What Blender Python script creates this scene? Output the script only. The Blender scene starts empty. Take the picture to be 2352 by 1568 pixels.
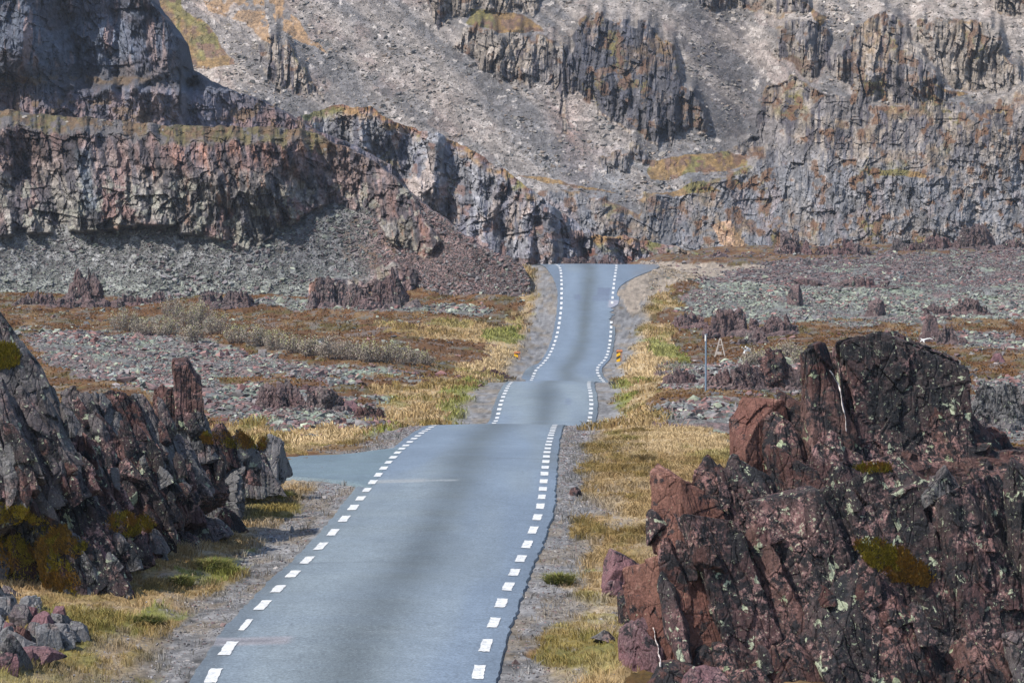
import bpy, math, random
import numpy as np
from mathutils import Vector, Matrix

# ------------------------------------------------------------------ camera, sky, sun, exposure
SC = bpy.context.scene
COL = SC.collection
F = 6533.0            # focal length in layout units (2352 across the frame)
TH = 0.05             # camera pitch, radians below level
CAMZ = 12.0
cam = bpy.data.cameras.new('camera'); camo = bpy.data.objects.new('camera', cam); COL.objects.link(camo)
cam.lens = 100.0; cam.sensor_width = 36.0; cam.clip_start = 0.5; cam.clip_end = 5000
camo.location = (0, 0, CAMZ); camo.rotation_euler = (math.radians(90) - TH, 0, 0)
SC.camera = camo
SUN_EL, SUN_AZ = math.radians(50), math.radians(-124)      # azimuth from +Y towards +X
w = bpy.data.worlds.new("World"); SC.world = w; w.use_nodes = True
nt = w.node_tree; sky = nt.nodes.new('ShaderNodeTexSky'); sky.sky_type = 'NISHITA'; sky.sun_disc = False
sky.sun_elevation = SUN_EL; sky.sun_rotation = SUN_AZ
nt.links.new(sky.outputs[0], nt.nodes['Background'].inputs[0]); nt.nodes['Background'].inputs[1].default_value = 0.15
sl = bpy.data.lights.new('sun', 'SUN'); sl.energy = 4.3; sl.angle = math.radians(0.5); sl.color = (1, 0.93, 0.83)
so = bpy.data.objects.new('sun', sl); COL.objects.link(so)
sd = Vector((math.sin(SUN_AZ)*math.cos(SUN_EL), math.cos(SUN_AZ)*math.cos(SUN_EL), math.sin(SUN_EL)))
so.rotation_euler = sd.to_track_quat('Z', 'Y').to_euler()
SC.view_settings.view_transform = 'Standard'; SC.view_settings.look = 'None'
SC.view_settings.gamma = 1.0; SC.view_settings.exposure = 0.5
SC.cycles.max_bounces = 5; SC.cycles.diffuse_bounces = 3

# ------------------------------------------------------------------ numeric helpers
cT, sT = math.cos(TH), math.sin(TH)
def W(px, py, D):
    """layout direction + distance along the view axis -> world point"""
    px, py, D = np.broadcast_arrays(np.asarray(px, float), np.asarray(py, float), np.asarray(D, float))
    x = (px-1176)/F*D; v = (784-py)/F*D
    return np.stack([x, D*cT+v*sT, CAMZ+v*cT-D*sT], -1)
def PROJ(P):
    x, y, z = P[..., 0], P[..., 1], P[..., 2]-CAMZ
    D = y*cT-z*sT; v = y*sT+z*cT
    return 1176+x/D*F, 784-v/D*F, D
def hsh(*a):
    h = np.full(np.broadcast(*a).shape, 2166136261, np.uint32)
    for c in a:
        h = (h ^ np.asarray(c).astype(np.int64).astype(np.uint32))*np.uint32(16777619)
        h ^= h >> np.uint32(15)
        h = h*np.uint32(2246822519)
        h ^= h >> np.uint32(13)
    return h
def h01(*a): return (hsh(*a) & np.uint32(0xFFFFFF)).astype(np.float32)/np.float32(0xFFFFFF)
def vn(x, y, z=None, seed=0):
    """value noise -1..1"""
    ix, iy = np.floor(x), np.floor(y); fx, fy = (x-ix).astype(np.float32), (y-iy).astype(np.float32)
    ix, iy = ix.astype(np.int64), iy.astype(np.int64)
    fx = fx*fx*fx*(fx*(fx*6-15)+10); fy = fy*fy*fy*(fy*(fy*6-15)+10)
    def L(k):
        a = h01(ix, iy, k, seed); b = h01(ix+1, iy, k, seed); c = h01(ix, iy+1, k, seed); d = h01(ix+1, iy+1, k, seed)
        return (a*(1-fx)+b*fx)*(1-fy)+(c*(1-fx)+d*fx)*fy
    if z is None: return L(np.int64(0))*2-1
    iz = np.floor(z); fz = (z-iz).astype(np.float32); iz = iz.astype(np.int64); fz = fz*fz*(3-2*fz)
    return (L(iz)*(1-fz)+L(iz+1)*fz)*2-1
def fbm(x, y, z=None, o=4, seed=0, g=0.5):
    s = 0; a = 1; t = 0
    for i in range(o):
        k = 2.03**i
        s = s+a*vn(x*k+i*17.3, y*k-i*9.1, None if z is None else z*k+i*5.7, seed+i); t += a; a *= g
    return s/t*1.6
def vor2(x, y, seed=0, jit=0.9):
    ix, iy = np.floor(x).astype(np.int64), np.floor(y).astype(np.int64)
    f1 = np.full(x.shape, 9., np.float32); f2 = f1.copy(); r = np.zeros(x.shape, np.float32); r2 = r.copy(); dx1 = r.copy(); dy1 = r.copy()
    for i in (-1, 0, 1):
        for j in (-1, 0, 1):
            cx, cy = ix+i, iy+j
            a = cx+.5+(h01(cx, cy, seed)-.5)*jit; b = cy+.5+(h01(cx, cy, seed+7)-.5)*jit
            dx, dy = x-a, y-b; d = dx*dx+dy*dy
            m = d < f1
            f2 = np.where(m, f1, np.minimum(f2, d)); f1 = np.where(m, d, f1)
            rr = h01(cx, cy, seed+13); r = np.where(m, rr, r); r2 = np.where(m, h01(cx, cy, seed+29), r2)
            dx1 = np.where(m, dx, dx1); dy1 = np.where(m, dy, dy1)
    return np.sqrt(f1), np.sqrt(f2), r, r2, dx1, dy1
def vor3(x, y, z, seed=0, jit=0.9):
    ix, iy, iz = [np.floor(c).astype(np.int64) for c in (x, y, z)]
    f1 = np.full(x.shape, 9., np.float32); f2 = f1.copy(); r = np.zeros(x.shape, np.float32)
    for i in (-1, 0, 1):
        for j in (-1, 0, 1):
            for k in (-1, 0, 1):
                a, b, c = ix+i, iy+j, iz+k
                d = (x-a-.5-(h01(a, b, c, seed)-.5)*jit)**2+(y-b-.5-(h01(a, b, c, seed+7)-.5)*jit)**2+(z-c-.5-(h01(a, b, c, seed+3)-.5)*jit)**2
                m = d < f1
                f2 = np.where(m, f1, np.minimum(f2, d)); f1 = np.where(m, d, f1)
                r = np.where(m, h01(a, b, c, seed+13), r)
    return np.sqrt(f1), np.sqrt(f2), r
def ss(a, b, x):
    t = np.clip((x-a)/(b-a), 0, 1); return t*t*(3-2*t)
def mix(a, b, t): return a+(b-a)*t
def inpoly(px, py, poly):
    ins = np.zeros(px.shape, bool); n = len(poly)
    xs = [p[0] for p in poly]; ys = [p[1] for p in poly]
    bb = (px > min(xs)) & (px < max(xs)) & (py > min(ys)) & (py < max(ys))
    X, Y = px[bb], py[bb]; q = np.zeros(X.shape, bool)
    for i in range(n):
        (x1, y1), (x2, y2) = poly[i], poly[(i+1) % n]
        if y1 == y2: continue
        q ^= ((y1 > Y) != (y2 > Y)) & (X < (x2-x1)*(Y-y1)/(y2-y1)+x1)
    ins[bb] = q
    return ins
def blur(a, n, ax):
    if n < 1: return a
    p = [(0, 0)]*a.ndim; p[ax] = (n+1, n)
    c = np.cumsum(np.pad(a, p, mode='edge').astype(np.float64), ax)
    N = a.shape[ax]
    hi = np.take(c, range(2*n+1, 2*n+1+N), ax); lo = np.take(c, range(0, N), ax)
    return (hi-lo)/(2*n+1)
def blur2(a, nx, ny): return blur(blur(blur(blur(a, nx, 1), ny, 0), nx, 1), ny, 0)
def srgb(r, g, b):
    f = lambda c: (c/255/12.92) if c/255 < .04045 else ((c/255+.055)/1.055)**2.4
    return np.array([f(r), f(g), f(b)], np.float32)
def cmix(C, col, m):
    return C+(np.asarray(col, np.float32)-C)*np.asarray(m, np.float32)[..., None]

# ------------------------------------------------------------------ object helpers
def link(o, parent=None):
    COL.objects.link(o)
    if parent is not None:
        o.parent = parent
        o.matrix_parent_inverse = Matrix.Translation(-parent.location)
    return o
def mesh(name, V, faces, mat, parent=None, col=None, smooth=False, origin=None):
    V = np.asarray(V, np.float32).reshape(-1, 3)
    faces = np.asarray(faces, np.int32); k = faces.shape[1]; nf = len(faces)
    if origin is not None: V = V-np.asarray(origin, np.float32)
    m = bpy.data.meshes.new(name)
    m.vertices.add(len(V)); m.vertices.foreach_set('co', V.ravel())
    m.loops.add(nf*k); m.loops.foreach_set('vertex_index', faces.ravel())
    m.polygons.add(nf); m.polygons.foreach_set('loop_start', np.arange(0, nf*k, k, dtype=np.int32))
    m.polygons.foreach_set('use_smooth', np.full(nf, smooth, bool))
    m.update(calc_edges=True)
    if col is not None:
        a = m.color_attributes.new('Col', 'FLOAT_COLOR', 'POINT')
        c = np.ones((len(V), 4), np.float32); c[:, :3] = np.clip(np.asarray(col).reshape(-1, 3), 0.004, 1); a.data.foreach_set('color', c.ravel())
    m.materials.append(mat)
    o = bpy.data.objects.new(name, m)
    if origin is not None: o.location = origin
    COL.objects.link(o)
    if parent is not None:
        o.parent = parent
        if origin is None: o.matrix_parent_inverse = Matrix.Translation(-parent.location)
    return o
def gridf(nr, nc):
    i = np.arange(nr*nc).reshape(nr, nc)
    return np.stack([i[:-1, :-1], i[:-1, 1:], i[1:, 1:], i[1:, :-1]], -1).reshape(-1, 4)
def tag(o, label=None, cat=None, group=None, kind=None):
    if label: o['label'] = label
    if cat: o['category'] = cat
    if group: o['group'] = group
    if kind: o['kind'] = kind
    return o
def thing(name, label, cat, loc, group=None):
    o = bpy.data.objects.new(name, None); o.location = tuple(float(c) for c in loc); o.empty_display_size = .3
    COL.objects.link(o); return tag(o, label, cat, group)

# ------------------------------------------------------------------ materials
class NB:
    def __init__(s, name, rough=.9, spec=.25):
        s.m = bpy.data.materials.new(name); s.m.use_nodes = True; s.t = s.m.node_tree
        s.b = s.t.nodes['Principled BSDF']; s.b.inputs['Roughness'].default_value = rough
        s.b.inputs['Specular IOR Level'].default_value = spec
        s.pos = s.t.nodes.new('ShaderNodeNewGeometry').outputs['Position']
    def L(s, a, b): s.t.links.new(a, b)
    def n(s, t, **k):
        x = s.t.nodes.new(t)
        for a, b in k.items(): setattr(x, a, b)
        return x
    def noise(s, scale, detail=5, rough=.6, vec=None, dist=0):
        x = s.n('ShaderNodeTexNoise'); x.inputs['Scale'].default_value = scale; x.inputs['Detail'].default_value = detail
        x.inputs['Roughness'].default_value = rough; x.inputs['Distortion'].default_value = dist
        s.L(vec or s.pos, x.inputs['Vector']); return x.outputs['Fac']
    def vor(s, scale, vec=None, feat='F1', out='Distance'):
        x = s.n('ShaderNodeTexVoronoi', feature=feat); x.inputs['Scale'].default_value = scale
        s.L(vec or s.pos, x.inputs['Vector']); return x.outputs[out]
    def map(s, sc, rot=(0, 0, 0)):
        x = s.n('ShaderNodeMapping'); x.inputs['Scale'].default_value = sc; x.inputs['Rotation'].default_value = rot
        s.L(s.pos, x.inputs['Vector']); return x.outputs[0]
    def ramp(s, f, lo, hi, a=0., b=1.):
        x = s.n('ShaderNodeMapRange'); x.inputs[1].default_value = lo; x.inputs[2].default_value = hi
        x.inputs[3].default_value = a; x.inputs[4].default_value = b; s.L(f, x.inputs[0]); return x.outputs[0]
    def math(s, op, a, b):
        x = s.n('ShaderNodeMath', operation=op)
        for i, v in enumerate((a, b)):
            if isinstance(v, (int, float)): x.inputs[i].default_value = v
            else: s.L(v, x.inputs[i])
        return x.outputs[0]
    def mixc(s, f, a, b, bt='MIX'):
        x = s.n('ShaderNodeMix', data_type='RGBA', blend_type=bt)
        for i, v in ((0, f), (6, a), (7, b)):
            if isinstance(v, (int, float)): x.inputs[i].default_value = v
            elif hasattr(v, 'is_output'): s.L(v, x.inputs[i])
            else: x.inputs[i].default_value = (*[float(c) for c in v], 1)
        return x.outputs[2]
    def attr(s): x = s.n('ShaderNodeVertexColor', layer_name='Col'); return x.outputs[0]
    def out(s, col, h=None, strength=.6, dist=.05):
        if hasattr(col, 'is_output'): s.L(col, s.b.inputs['Base Color'])
        else: s.b.inputs['Base Color'].default_value = (*[float(c) for c in col], 1)
        if h is not None:
            x = s.n('ShaderNodeBump'); x.inputs['Strength'].default_value = strength; x.inputs['Distance'].default_value = dist
            s.L(h, x.inputs['Height']); s.L(x.outputs[0], s.b.inputs['Normal'])
        return s.m

def vary(nb, col, scale, lo, hi, detail=4):
    g = nb.ramp(nb.noise(scale, detail, .65), .3, .7, lo, hi)
    x = nb.n('ShaderNodeCombineColor')
    for i in range(3): nb.L(g, x.inputs[i])
    return nb.mixc(1.0, col, x.outputs[0], 'MULTIPLY')

def attr_mat(name, s1, s2, bump=.7, dist=.1, rough=.92, amp=.35):
    nb = NB(name, rough)
    c = vary(nb, nb.attr(), s1, 1-amp, 1+amp, 6); c = vary(nb, c, s2, 1-amp*.8, 1+amp*.8, 3)
    h = nb.math('ADD', nb.noise(s1, 8, .7), nb.math('MULTIPLY', nb.vor(s2), .4))
    return nb.out(c, h, bump, dist)

def rock_mat(name, base, base2, pink, lichen, dark=.5, pinkamt=.5, lich=.5, sc=1.0, tilt=20):
    """lichen-covered bedded rock: two base tones, black crust, bare pink patches, pale lichen spots"""
    nb = NB(name, .88, .2)
    big = nb.noise(.55*sc, 4, .6)
    c = nb.mixc(nb.ramp(big, .42, .6), base, base2)
    # bedding streaks
    st = nb.noise(1.0, 6, .7, nb.map((5*sc, 5*sc, .7*sc), (0, math.radians(-tilt), 0)))
    c = nb.mixc(nb.ramp(st, .5, .66, 0, .55), c, np.asarray(base)*.42)
    c = nb.mixc(nb.ramp(st, .42, .33, 0, .35), c, np.asarray(pink)*.9)
    blk = nb.noise(2.2*sc, 9, .72, dist=.3)
    c = nb.mixc(nb.ramp(blk, .60-.16*dark, .63-.12*dark, 0, .93), c, (.017, .019, .023))
    pk = nb.math('MULTIPLY', nb.ramp(nb.noise(7*sc, 8, .75), .5, .56), nb.ramp(nb.noise(1.1*sc, 3, .5), .62-.2*pinkamt, .72-.2*pinkamt))
    c = nb.mixc(nb.math('MULTIPLY', pk, .85), c, pink)
    l1 = nb.ramp(nb.noise(3.0*sc, 7, .62, dist=.5), .70-.09*lich, .715-.09*lich)
    c = nb.mixc(nb.math('MULTIPLY', l1, .85), c, lichen)
    l2 = nb.ramp(nb.noise(14*sc, 5, .7), .66-.05*lich, .70-.05*lich)
    c = nb.mixc(nb.math('MULTIPLY', l2, .7), c, np.asarray(lichen)*1.1)
    c = vary(nb, c, 26*sc, .55, 1.45, 6)
    h = nb.math('ADD', nb.noise(2.5*sc, 10, .72), nb.math('MULTIPLY', st, .6))
    h = nb.math('ADD', h, nb.math('MULTIPLY', nb.ramp(nb.vor(2.2*sc, nb.map((1.4, 1.4, .6), (0, math.radians(-tilt), 0)), 'DISTANCE_TO_EDGE'), 0, .06), .25))
    return nb.out(c, h, .9, .12/sc)

LICH = (.30, .34, .22)
M = {}
M['maroon'] = rock_mat('maroon_rock', (.075, .038, .035), (.11, .065, .058), (.24, .135, .125), LICH, .85, .6, .6)
M['rust'] = rock_mat('rust_rock', (.15, .075, .058), (.12, .055, .045), (.27, .15, .12), LICH, .25, .5, .1)
M['black'] = rock_mat('black_rock', (.05, .04, .042), (.10, .055, .055), (.26, .155, .15), (.36, .40, .29), .9, .75, 1.0)
M['grey'] = rock_mat('grey_rock', (.12, .118, .122), (.09, .075, .08), (.2, .14, .135), (.30, .33, .25), .5, .4, .9)
M['pale'] = rock_mat('pale_rock', (.17, .17, .178), (.12, .115, .12), (.22, .17, .16), (.3, .32, .25), .35, .3, .6)
M['plum'] = rock_mat('plum_rock', (.17, .09, .10), (.11, .07, .078), (.27, .17, .17), (.3, .32, .25), .4, .5, .3)
M['midrock'] = rock_mat('weathered_rock', (.13, .08, .08), (.12, .105, .105), (.28, .18, .17), (.3, .33, .26), .5, .5, .55, sc=.55)
M['midred'] = rock_mat('red_weathered_rock', (.125, .085, .084), (.095, .075, .077), (.23, .16, .155), (.27, .29, .245), .5, .5, .6, sc=.6)
M['ground'] = attr_mat('ground_cover', 9, 3.0, .8, .06)
M['ridge'] = attr_mat('ridge_rock', 4.5, 1.5, .9, .2, amp=.45)
M['mount'] = attr_mat('mountain_rock', 3.2, 1.2, .9, .2, amp=.4)
M['stone'] = attr_mat('loose_stone', 4, 1.3, .6, .08, amp=.3)
def plain(name, c, rough=.8, s=20, a=.2, bump=.3, dist=.02, metal=0):
    nb = NB(name, rough); m = nb.out(vary(nb, nb.mixc(0., c, c), s, 1-a, 1+a), nb.noise(s, 5), bump, dist)
    nb.b.inputs['Metallic'].default_value = metal; return m
nb = NB('grass_blades', .7, .2); nb.L(nb.attr(), nb.b.inputs['Base Color']); M['grass'] = nb.m
M['moss'] = (lambda nb: nb.out(vary(nb, nb.mixc(nb.ramp(nb.noise(2.2, 5), .42, .6), (.10, .045, .012), (.095, .085, .012)), 14, .5, 1.4, 6), nb.noise(16, 8, .8), 1., .08))(NB('moss_cushion', .95, .1))
M['paint'] = (lambda nb: nb.out(nb.mixc(nb.ramp(nb.noise(11, 9, .85), .50, .62, 0, .75), vary(nb, nb.mixc(0., (.60, .61, .61), (1, 1, 1)), 5, .75, 1.1), (.16, .18, .2)), nb.noise(60, 4), .3, .01))(NB('road_paint', .7, .3))
M['metal'] = plain('galvanised_metal', (.17, .23, .30), .5, 6, .15, metal=.3)
M['white'] = plain('bleached_wood', (.55, .52, .48), .8, 12, .2)
M['wood'] = plain('weathered_wood', (.42, .37, .33), .85, 14, .3)
M['bone'] = plain('bone_white', (.75, .75, .73), .6, 10, .1)
M['twig'] = plain('shrub_twigs', (.13, .10, .09), .85, 9, .3)
M['vein'] = plain('quartz_vein', (.62, .56, .54), .6, 9, .3, .8)

# ------------------------------------------------------------------ the road in plan and profile  (distance, layout y, left line x, right line x)
RT = np.array([
 (30, 2700, 130, 1080), (40, 2040, 330, 1045), (47, 1735, 425, 1068), (54, 1520, 495, 1100), (58, 1420, 573, 1137), (64.7, 1315, 675, 1180), (69, 1262, 733, 1207),
 (73, 1199, 785, 1233), (78.3, 1145, 828, 1245), (83.8, 1105, 858, 1249), (86.4, 1083, 874, 1251), (94.7, 1040, 912, 1256),
 (101.8, 1016, 940, 1261), (107.5, 998, 963, 1266), (116, 981, 990, 1272), (122, 973, 1006, 1276),
 (130, 985, 1050, 1300), (138, 985, 1100, 1330), (145, 978, 1128, 1350), (152.6, 966, 1141, 1354), (160, 932, 1148, 1359), (167, 905, 1158, 1357), (175, 885, 1168, 1352), (183.5, 874, 1178, 1353),
 (192, 882, 1200, 1380), (203, 880, 1217, 1390), (212, 866, 1224, 1377), (217, 850, 1229, 1369), (222, 838, 1244, 1376), (227, 827, 1254, 1390), (232, 812, 1264, 1396), (238, 793, 1272, 1400),
 (244, 768, 1280, 1403), (250, 740, 1285, 1404), (256, 710, 1289, 1405), (262, 680, 1290, 1407), (268, 652, 1290, 1410), (274, 630, 1289, 1413), (280, 614, 1287, 1416),
 (286, 606, 1277, 1416), (292, 607, 1262, 1407), (300, 615, 1235, 1390), (315, 650, 1190, 1350), (330, 690, 1150, 1300), (360, 720, 1050, 1200)], float)
RL = W(RT[:, 2], RT[:, 1], RT[:, 0]); RR = W(RT[:, 3], RT[:, 1], RT[:, 0])
NS = 3000
tt = np.linspace(0, 1, NS)
def pathi(P):
    d = RT[:, 0]; D = np.linspace(d[0], d[-1], NS)
    A = np.stack([np.interp(D, d, P[:, k]) for k in range(3)], -1)
    return np.stack([blur(blur(blur(A[:, k], 22, 0), 22, 0), 10, 0) for k in range(3)], -1)
PL, PR = pathi(RL), pathi(RR)
ROADY = (PL[:, 1]+PR[:, 1])/2; ROADX = (PL[:, 0]+PR[:, 0])/2; ROADZ = (PL[:, 2]+PR[:, 2])/2; ROADH = (PR[:, 0]-PL[:, 0])/2
def road_at(Y): return np.interp(Y, ROADY, ROADX), np.interp(Y, ROADY, ROADZ), np.interp(Y, ROADY, ROADH)

# side profiles: columns of lateral offset s, rows of distance; heights relative to the camera level
SD = np.array([30, 46, 54, 65, 75, 95, 110, 122, 137, 152, 170, 184, 200, 212, 232, 249, 263, 284, 300, 320, 350, 390, 440, 470], float)
PROF = {
 -60: [-6]*6+[-8, -10, -11, -11.2, -11.2, -11.2, -11.2, -11.2, -11.2, -11.1, -10.6, -9.5, -8.5, -8, -8, -9, -10, -10],
 -30: [-6]*5+[-8, -9.6, -10.6, -11.1, -11.2, -11.2, -11.2, -11.2, -11.2, -11.2, -11.0, -10.5, -9.5, -8.5, -8, -8, -9, -10, -10],
 -14: [-7.0, -6.9, -6.8, -6.6, -6.8, -8.4, -9.6, -10.5, -11.0, -11.2, -11.2, -11.3, -11.4, -11.4, -11.2, -10.7, -9.8, -8.0, -8, -8, -9, -10, -11, -11],
 -8: [-8.6, -8.5, -8.4, -8.1, -8.0, -8.6, -9.5, -10.2, -11.1, -11.5, -11.5, -11.7, -12.2, -12.3, -11.7, -10.8, -9.3, -6.9, -7.4, -8.5, -10, -12, -12, -12],
 8: [-8.7, -8.7, -8.7, -8.6, -8.6, -8.6, -8.9, -9.4, -10.1, -10.6, -11.0, -11.3, -11.8, -12.0, -12.1, -10.9, -9.2, -7.0, -7.3, -8.0, -10, -12, -12, -12],
 14: [-10.6, -10.4, -10.2, -9.6, -9.2, -9.2, -9.5, -9.8, -10.4, -10.8, -11.0, -11.2, -11.5, -11.6, -11.5, -10.9, -9.8, -8.1, -7.7, -8.0, -9, -10, -11, -11],
 25: [-11, -11, -11, -10.4, -10, -10, -10, -10.2, -10.6, -10.9, -11.1, -11.2, -11.3, -11.3, -11.1, -10.7, -9.9, -8.8, -8.3, -8, -7.7, -7.2, -8, -9],
 45: [-11, -11, -11, -10.6, -10.3, -10.3, -10.4, -10.6, -10.8, -11, -11.2, -11.2, -11.2, -11.2, -11.0, -10.7, -10.1, -9.2, -8.6, -8.0, -7.4, -6.6, -7.5, -9],
 80: [-11, -11, -11, -10.6, -10.3, -10.3, -10.4, -10.6, -10.8, -11, -11.2, -11.2, -11.2, -11.2, -11.0, -10.7, -10.1, -9.2, -8.6, -8.0, -7.2, -6.3, -7.5, -9],
}
PS = np.array(sorted(PROF)); PZ = np.array([PROF[k] for k in PS])
_dd = np.linspace(30, 470, 600)
_pz = np.stack([blur(blur(np.interp(_dd, SD, r), 5, 0), 5, 0) for r in PZ])     # (cols, 600)
def lin(a, i): return a[i]
def ground_z(X, Y, micro=True):
    """height of the valley ground"""
    cx, cz, ch = road_at(Y)
    s = X-cx
    fi = np.clip((Y-30)/(440)*599, 0, 598.999); i0 = fi.astype(int); f = fi-i0
    j = np.clip(np.searchsorted(PS, s)-1, 0, len(PS)-2)
    t = np.clip((s-PS[j])/(PS[j+1]-PS[j]), 0, 1)
    ts = t*t*(3-2*t)
    a = _pz[j, i0]*(1-f)+_pz[j, i0+1]*f; b = _pz[j+1, i0]*(1-f)+_pz[j+1, i0+1]*f
    side = a+(b-a)*ts+CAMZ
    hw = ch+.55+3.4*ss(262, 282, Y)*(1-ss(287, 294, Y))*(s > 0)
    k = ss(hw+.2, np.maximum(7.2, hw+2.5), np.abs(s))
    z = cz-.06+(side-cz+.06)*k
    z = z-.03*ss(hw, hw+.8, np.abs(s))*(1-ss(3.8, 6, np.abs(s)))
    n = ss(hw+.2, hw+3.0, np.abs(s))
    z = z+n*(.16*fbm(X/6, Y/9, o=3, seed=5))
    far = ss(10, 20, np.abs(s))
    z = z+far*.38*fbm(X/11, Y/16, o=3, seed=8)
    if micro:
        z = z+n*.045*fbm(X*1.5, Y*1.5, o=4, seed=9)+ss(hw-.1, hw+.5, np.abs(s))*.015*fbm(X*9, Y*9, o=2, seed=19)
    return z
def gz(x, y): return float(ground_z(np.array([float(x)]), np.array([float(y)]))[0])
def on_ground(px, D):
    """world point on the ground under layout column px at distance D"""
    x = (px-1176)/F*D; y = D*1.0
    return np.array([x, y, gz(x, y)])

# ------------------------------------------------------------------ ground cover zones (regions of real cover)
HEATH = np.array((.105, .052, .020), np.float32); OLIVE = np.array((.085, .070, .020), np.float32); DRY = np.array((.25, .18, .092), np.float32)
STRAW = np.array((.36, .275, .165), np.float32); GREEN = np.array((.12, .14, .030), np.float32); GRAVEL = np.array((.15, .148, .15), np.float32)
RUB = np.array((.15, .155, .145), np.float32); RUBG = np.array((.21, .25, .19), np.float32); RUBR = np.array((.17, .105, .10), np.float32); DARKR = np.array((.06, .055, .055), np.float32)
ZR = [[(60, 762), (250, 762), (500, 785), (640, 822), (820, 845), (1000, 862), (760, 872), (560, 862), (500, 882), (700, 900), (885, 925), (885, 978), (620, 985), (400, 930), (100, 830)],
      [(590, 682), (730, 688), (1130, 712), (1100, 724), (700, 708), (590, 700)],
      [(1505, 935), (1640, 915), (1720, 925), (1700, 1010), (1600, 995), (1530, 975)],
      [(1600, 640), (1800, 600), (2500, 560), (2500, 735), (1700, 745), (1560, 720)],
      [(2150, 765), (2500, 765), (2500, 800), (2210, 800)], [(2250, 868), (2500, 850), (2500, 1000), (2260, 1000)],
      [(1520, 840), (1900, 820), (1900, 900), (1540, 900)]]
ZG = [[(850, 748), (1215, 742), (1262, 700), (1262, 830), (1235, 872), (1050, 868), (1090, 825), (1140, 800), (1050, 775), (900, 766)],
      [(880, 880), (1180, 868), (1135, 975), (1010, 975), (640, 1055), (600, 985), (880, 978)],
      [(-400, 1400), (0, 1560), (380, 1200), (560, 1080), (900, 1080), (480, 1700), (-400, 1700)],
      [(1380, 800), (1480, 735), (1560, 740), (1550, 800), (1600, 860), (1520, 880), (1500, 935), (1600, 995), (1700, 1015), (1690, 1100), (1500, 1250), (1480, 1420), (1520, 1700), (1100, 1700), (1280, 1000), (1300, 900)],
      [(1160, 610), (1262, 610), (1262, 700), (1200, 730), (1205, 660)], [(1440, 640), (1530, 640), (1560, 700), (1440, 745)],
      [(-400, 975), (640, 975), (640, 1400), (-400, 1500)]]
ZS = [[(1060, 800), (1215, 775), (1250, 840), (1220, 868), (1090, 862)], [(1390, 820), (1470, 765), (1545, 800), (1530, 850), (1580, 880), (1450, 880), (1395, 850)],
      [(1430, 980), (1680, 1000), (1660, 1050), (1480, 1030)], [(640, 1000), (820, 985), (760, 1020), (650, 1040)], [(1440, 1180), (1500, 1180), (1510, 1260), (1440, 1240)]]
ZN = [[(1480, 780), (1600, 790), (1600, 850), (1545, 830), (1500, 815)], [(1040, 880), (1105, 872), (1090, 968), (1030, 975)], [(1425, 870), (1460, 880), (1440, 935), (1400, 968), (1395, 930)],
      [(830, 1000), (905, 975), (860, 1020), (780, 1045)], [(500, 1270), (650, 1240), (560, 1300), (440, 1330), (400, 1300)], [(1230, 1290), (1400, 1290), (1380, 1320), (1230, 1330)],
      [(1110, 755), (1215, 745), (1200, 790), (1130, 790)], [(350, 1370), (440, 1400), (300, 1440)], [(1640, 790), (1700, 795), (1700, 830), (1600, 830)]]
def polymask(px, py, polys, jx, jy, wx, wy):
    m = np.zeros(px.shape, bool)
    for p in polys: m |= inpoly(px+jx*wx, py+jy*wy, p)
    return m.astype(np.float32)
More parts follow.
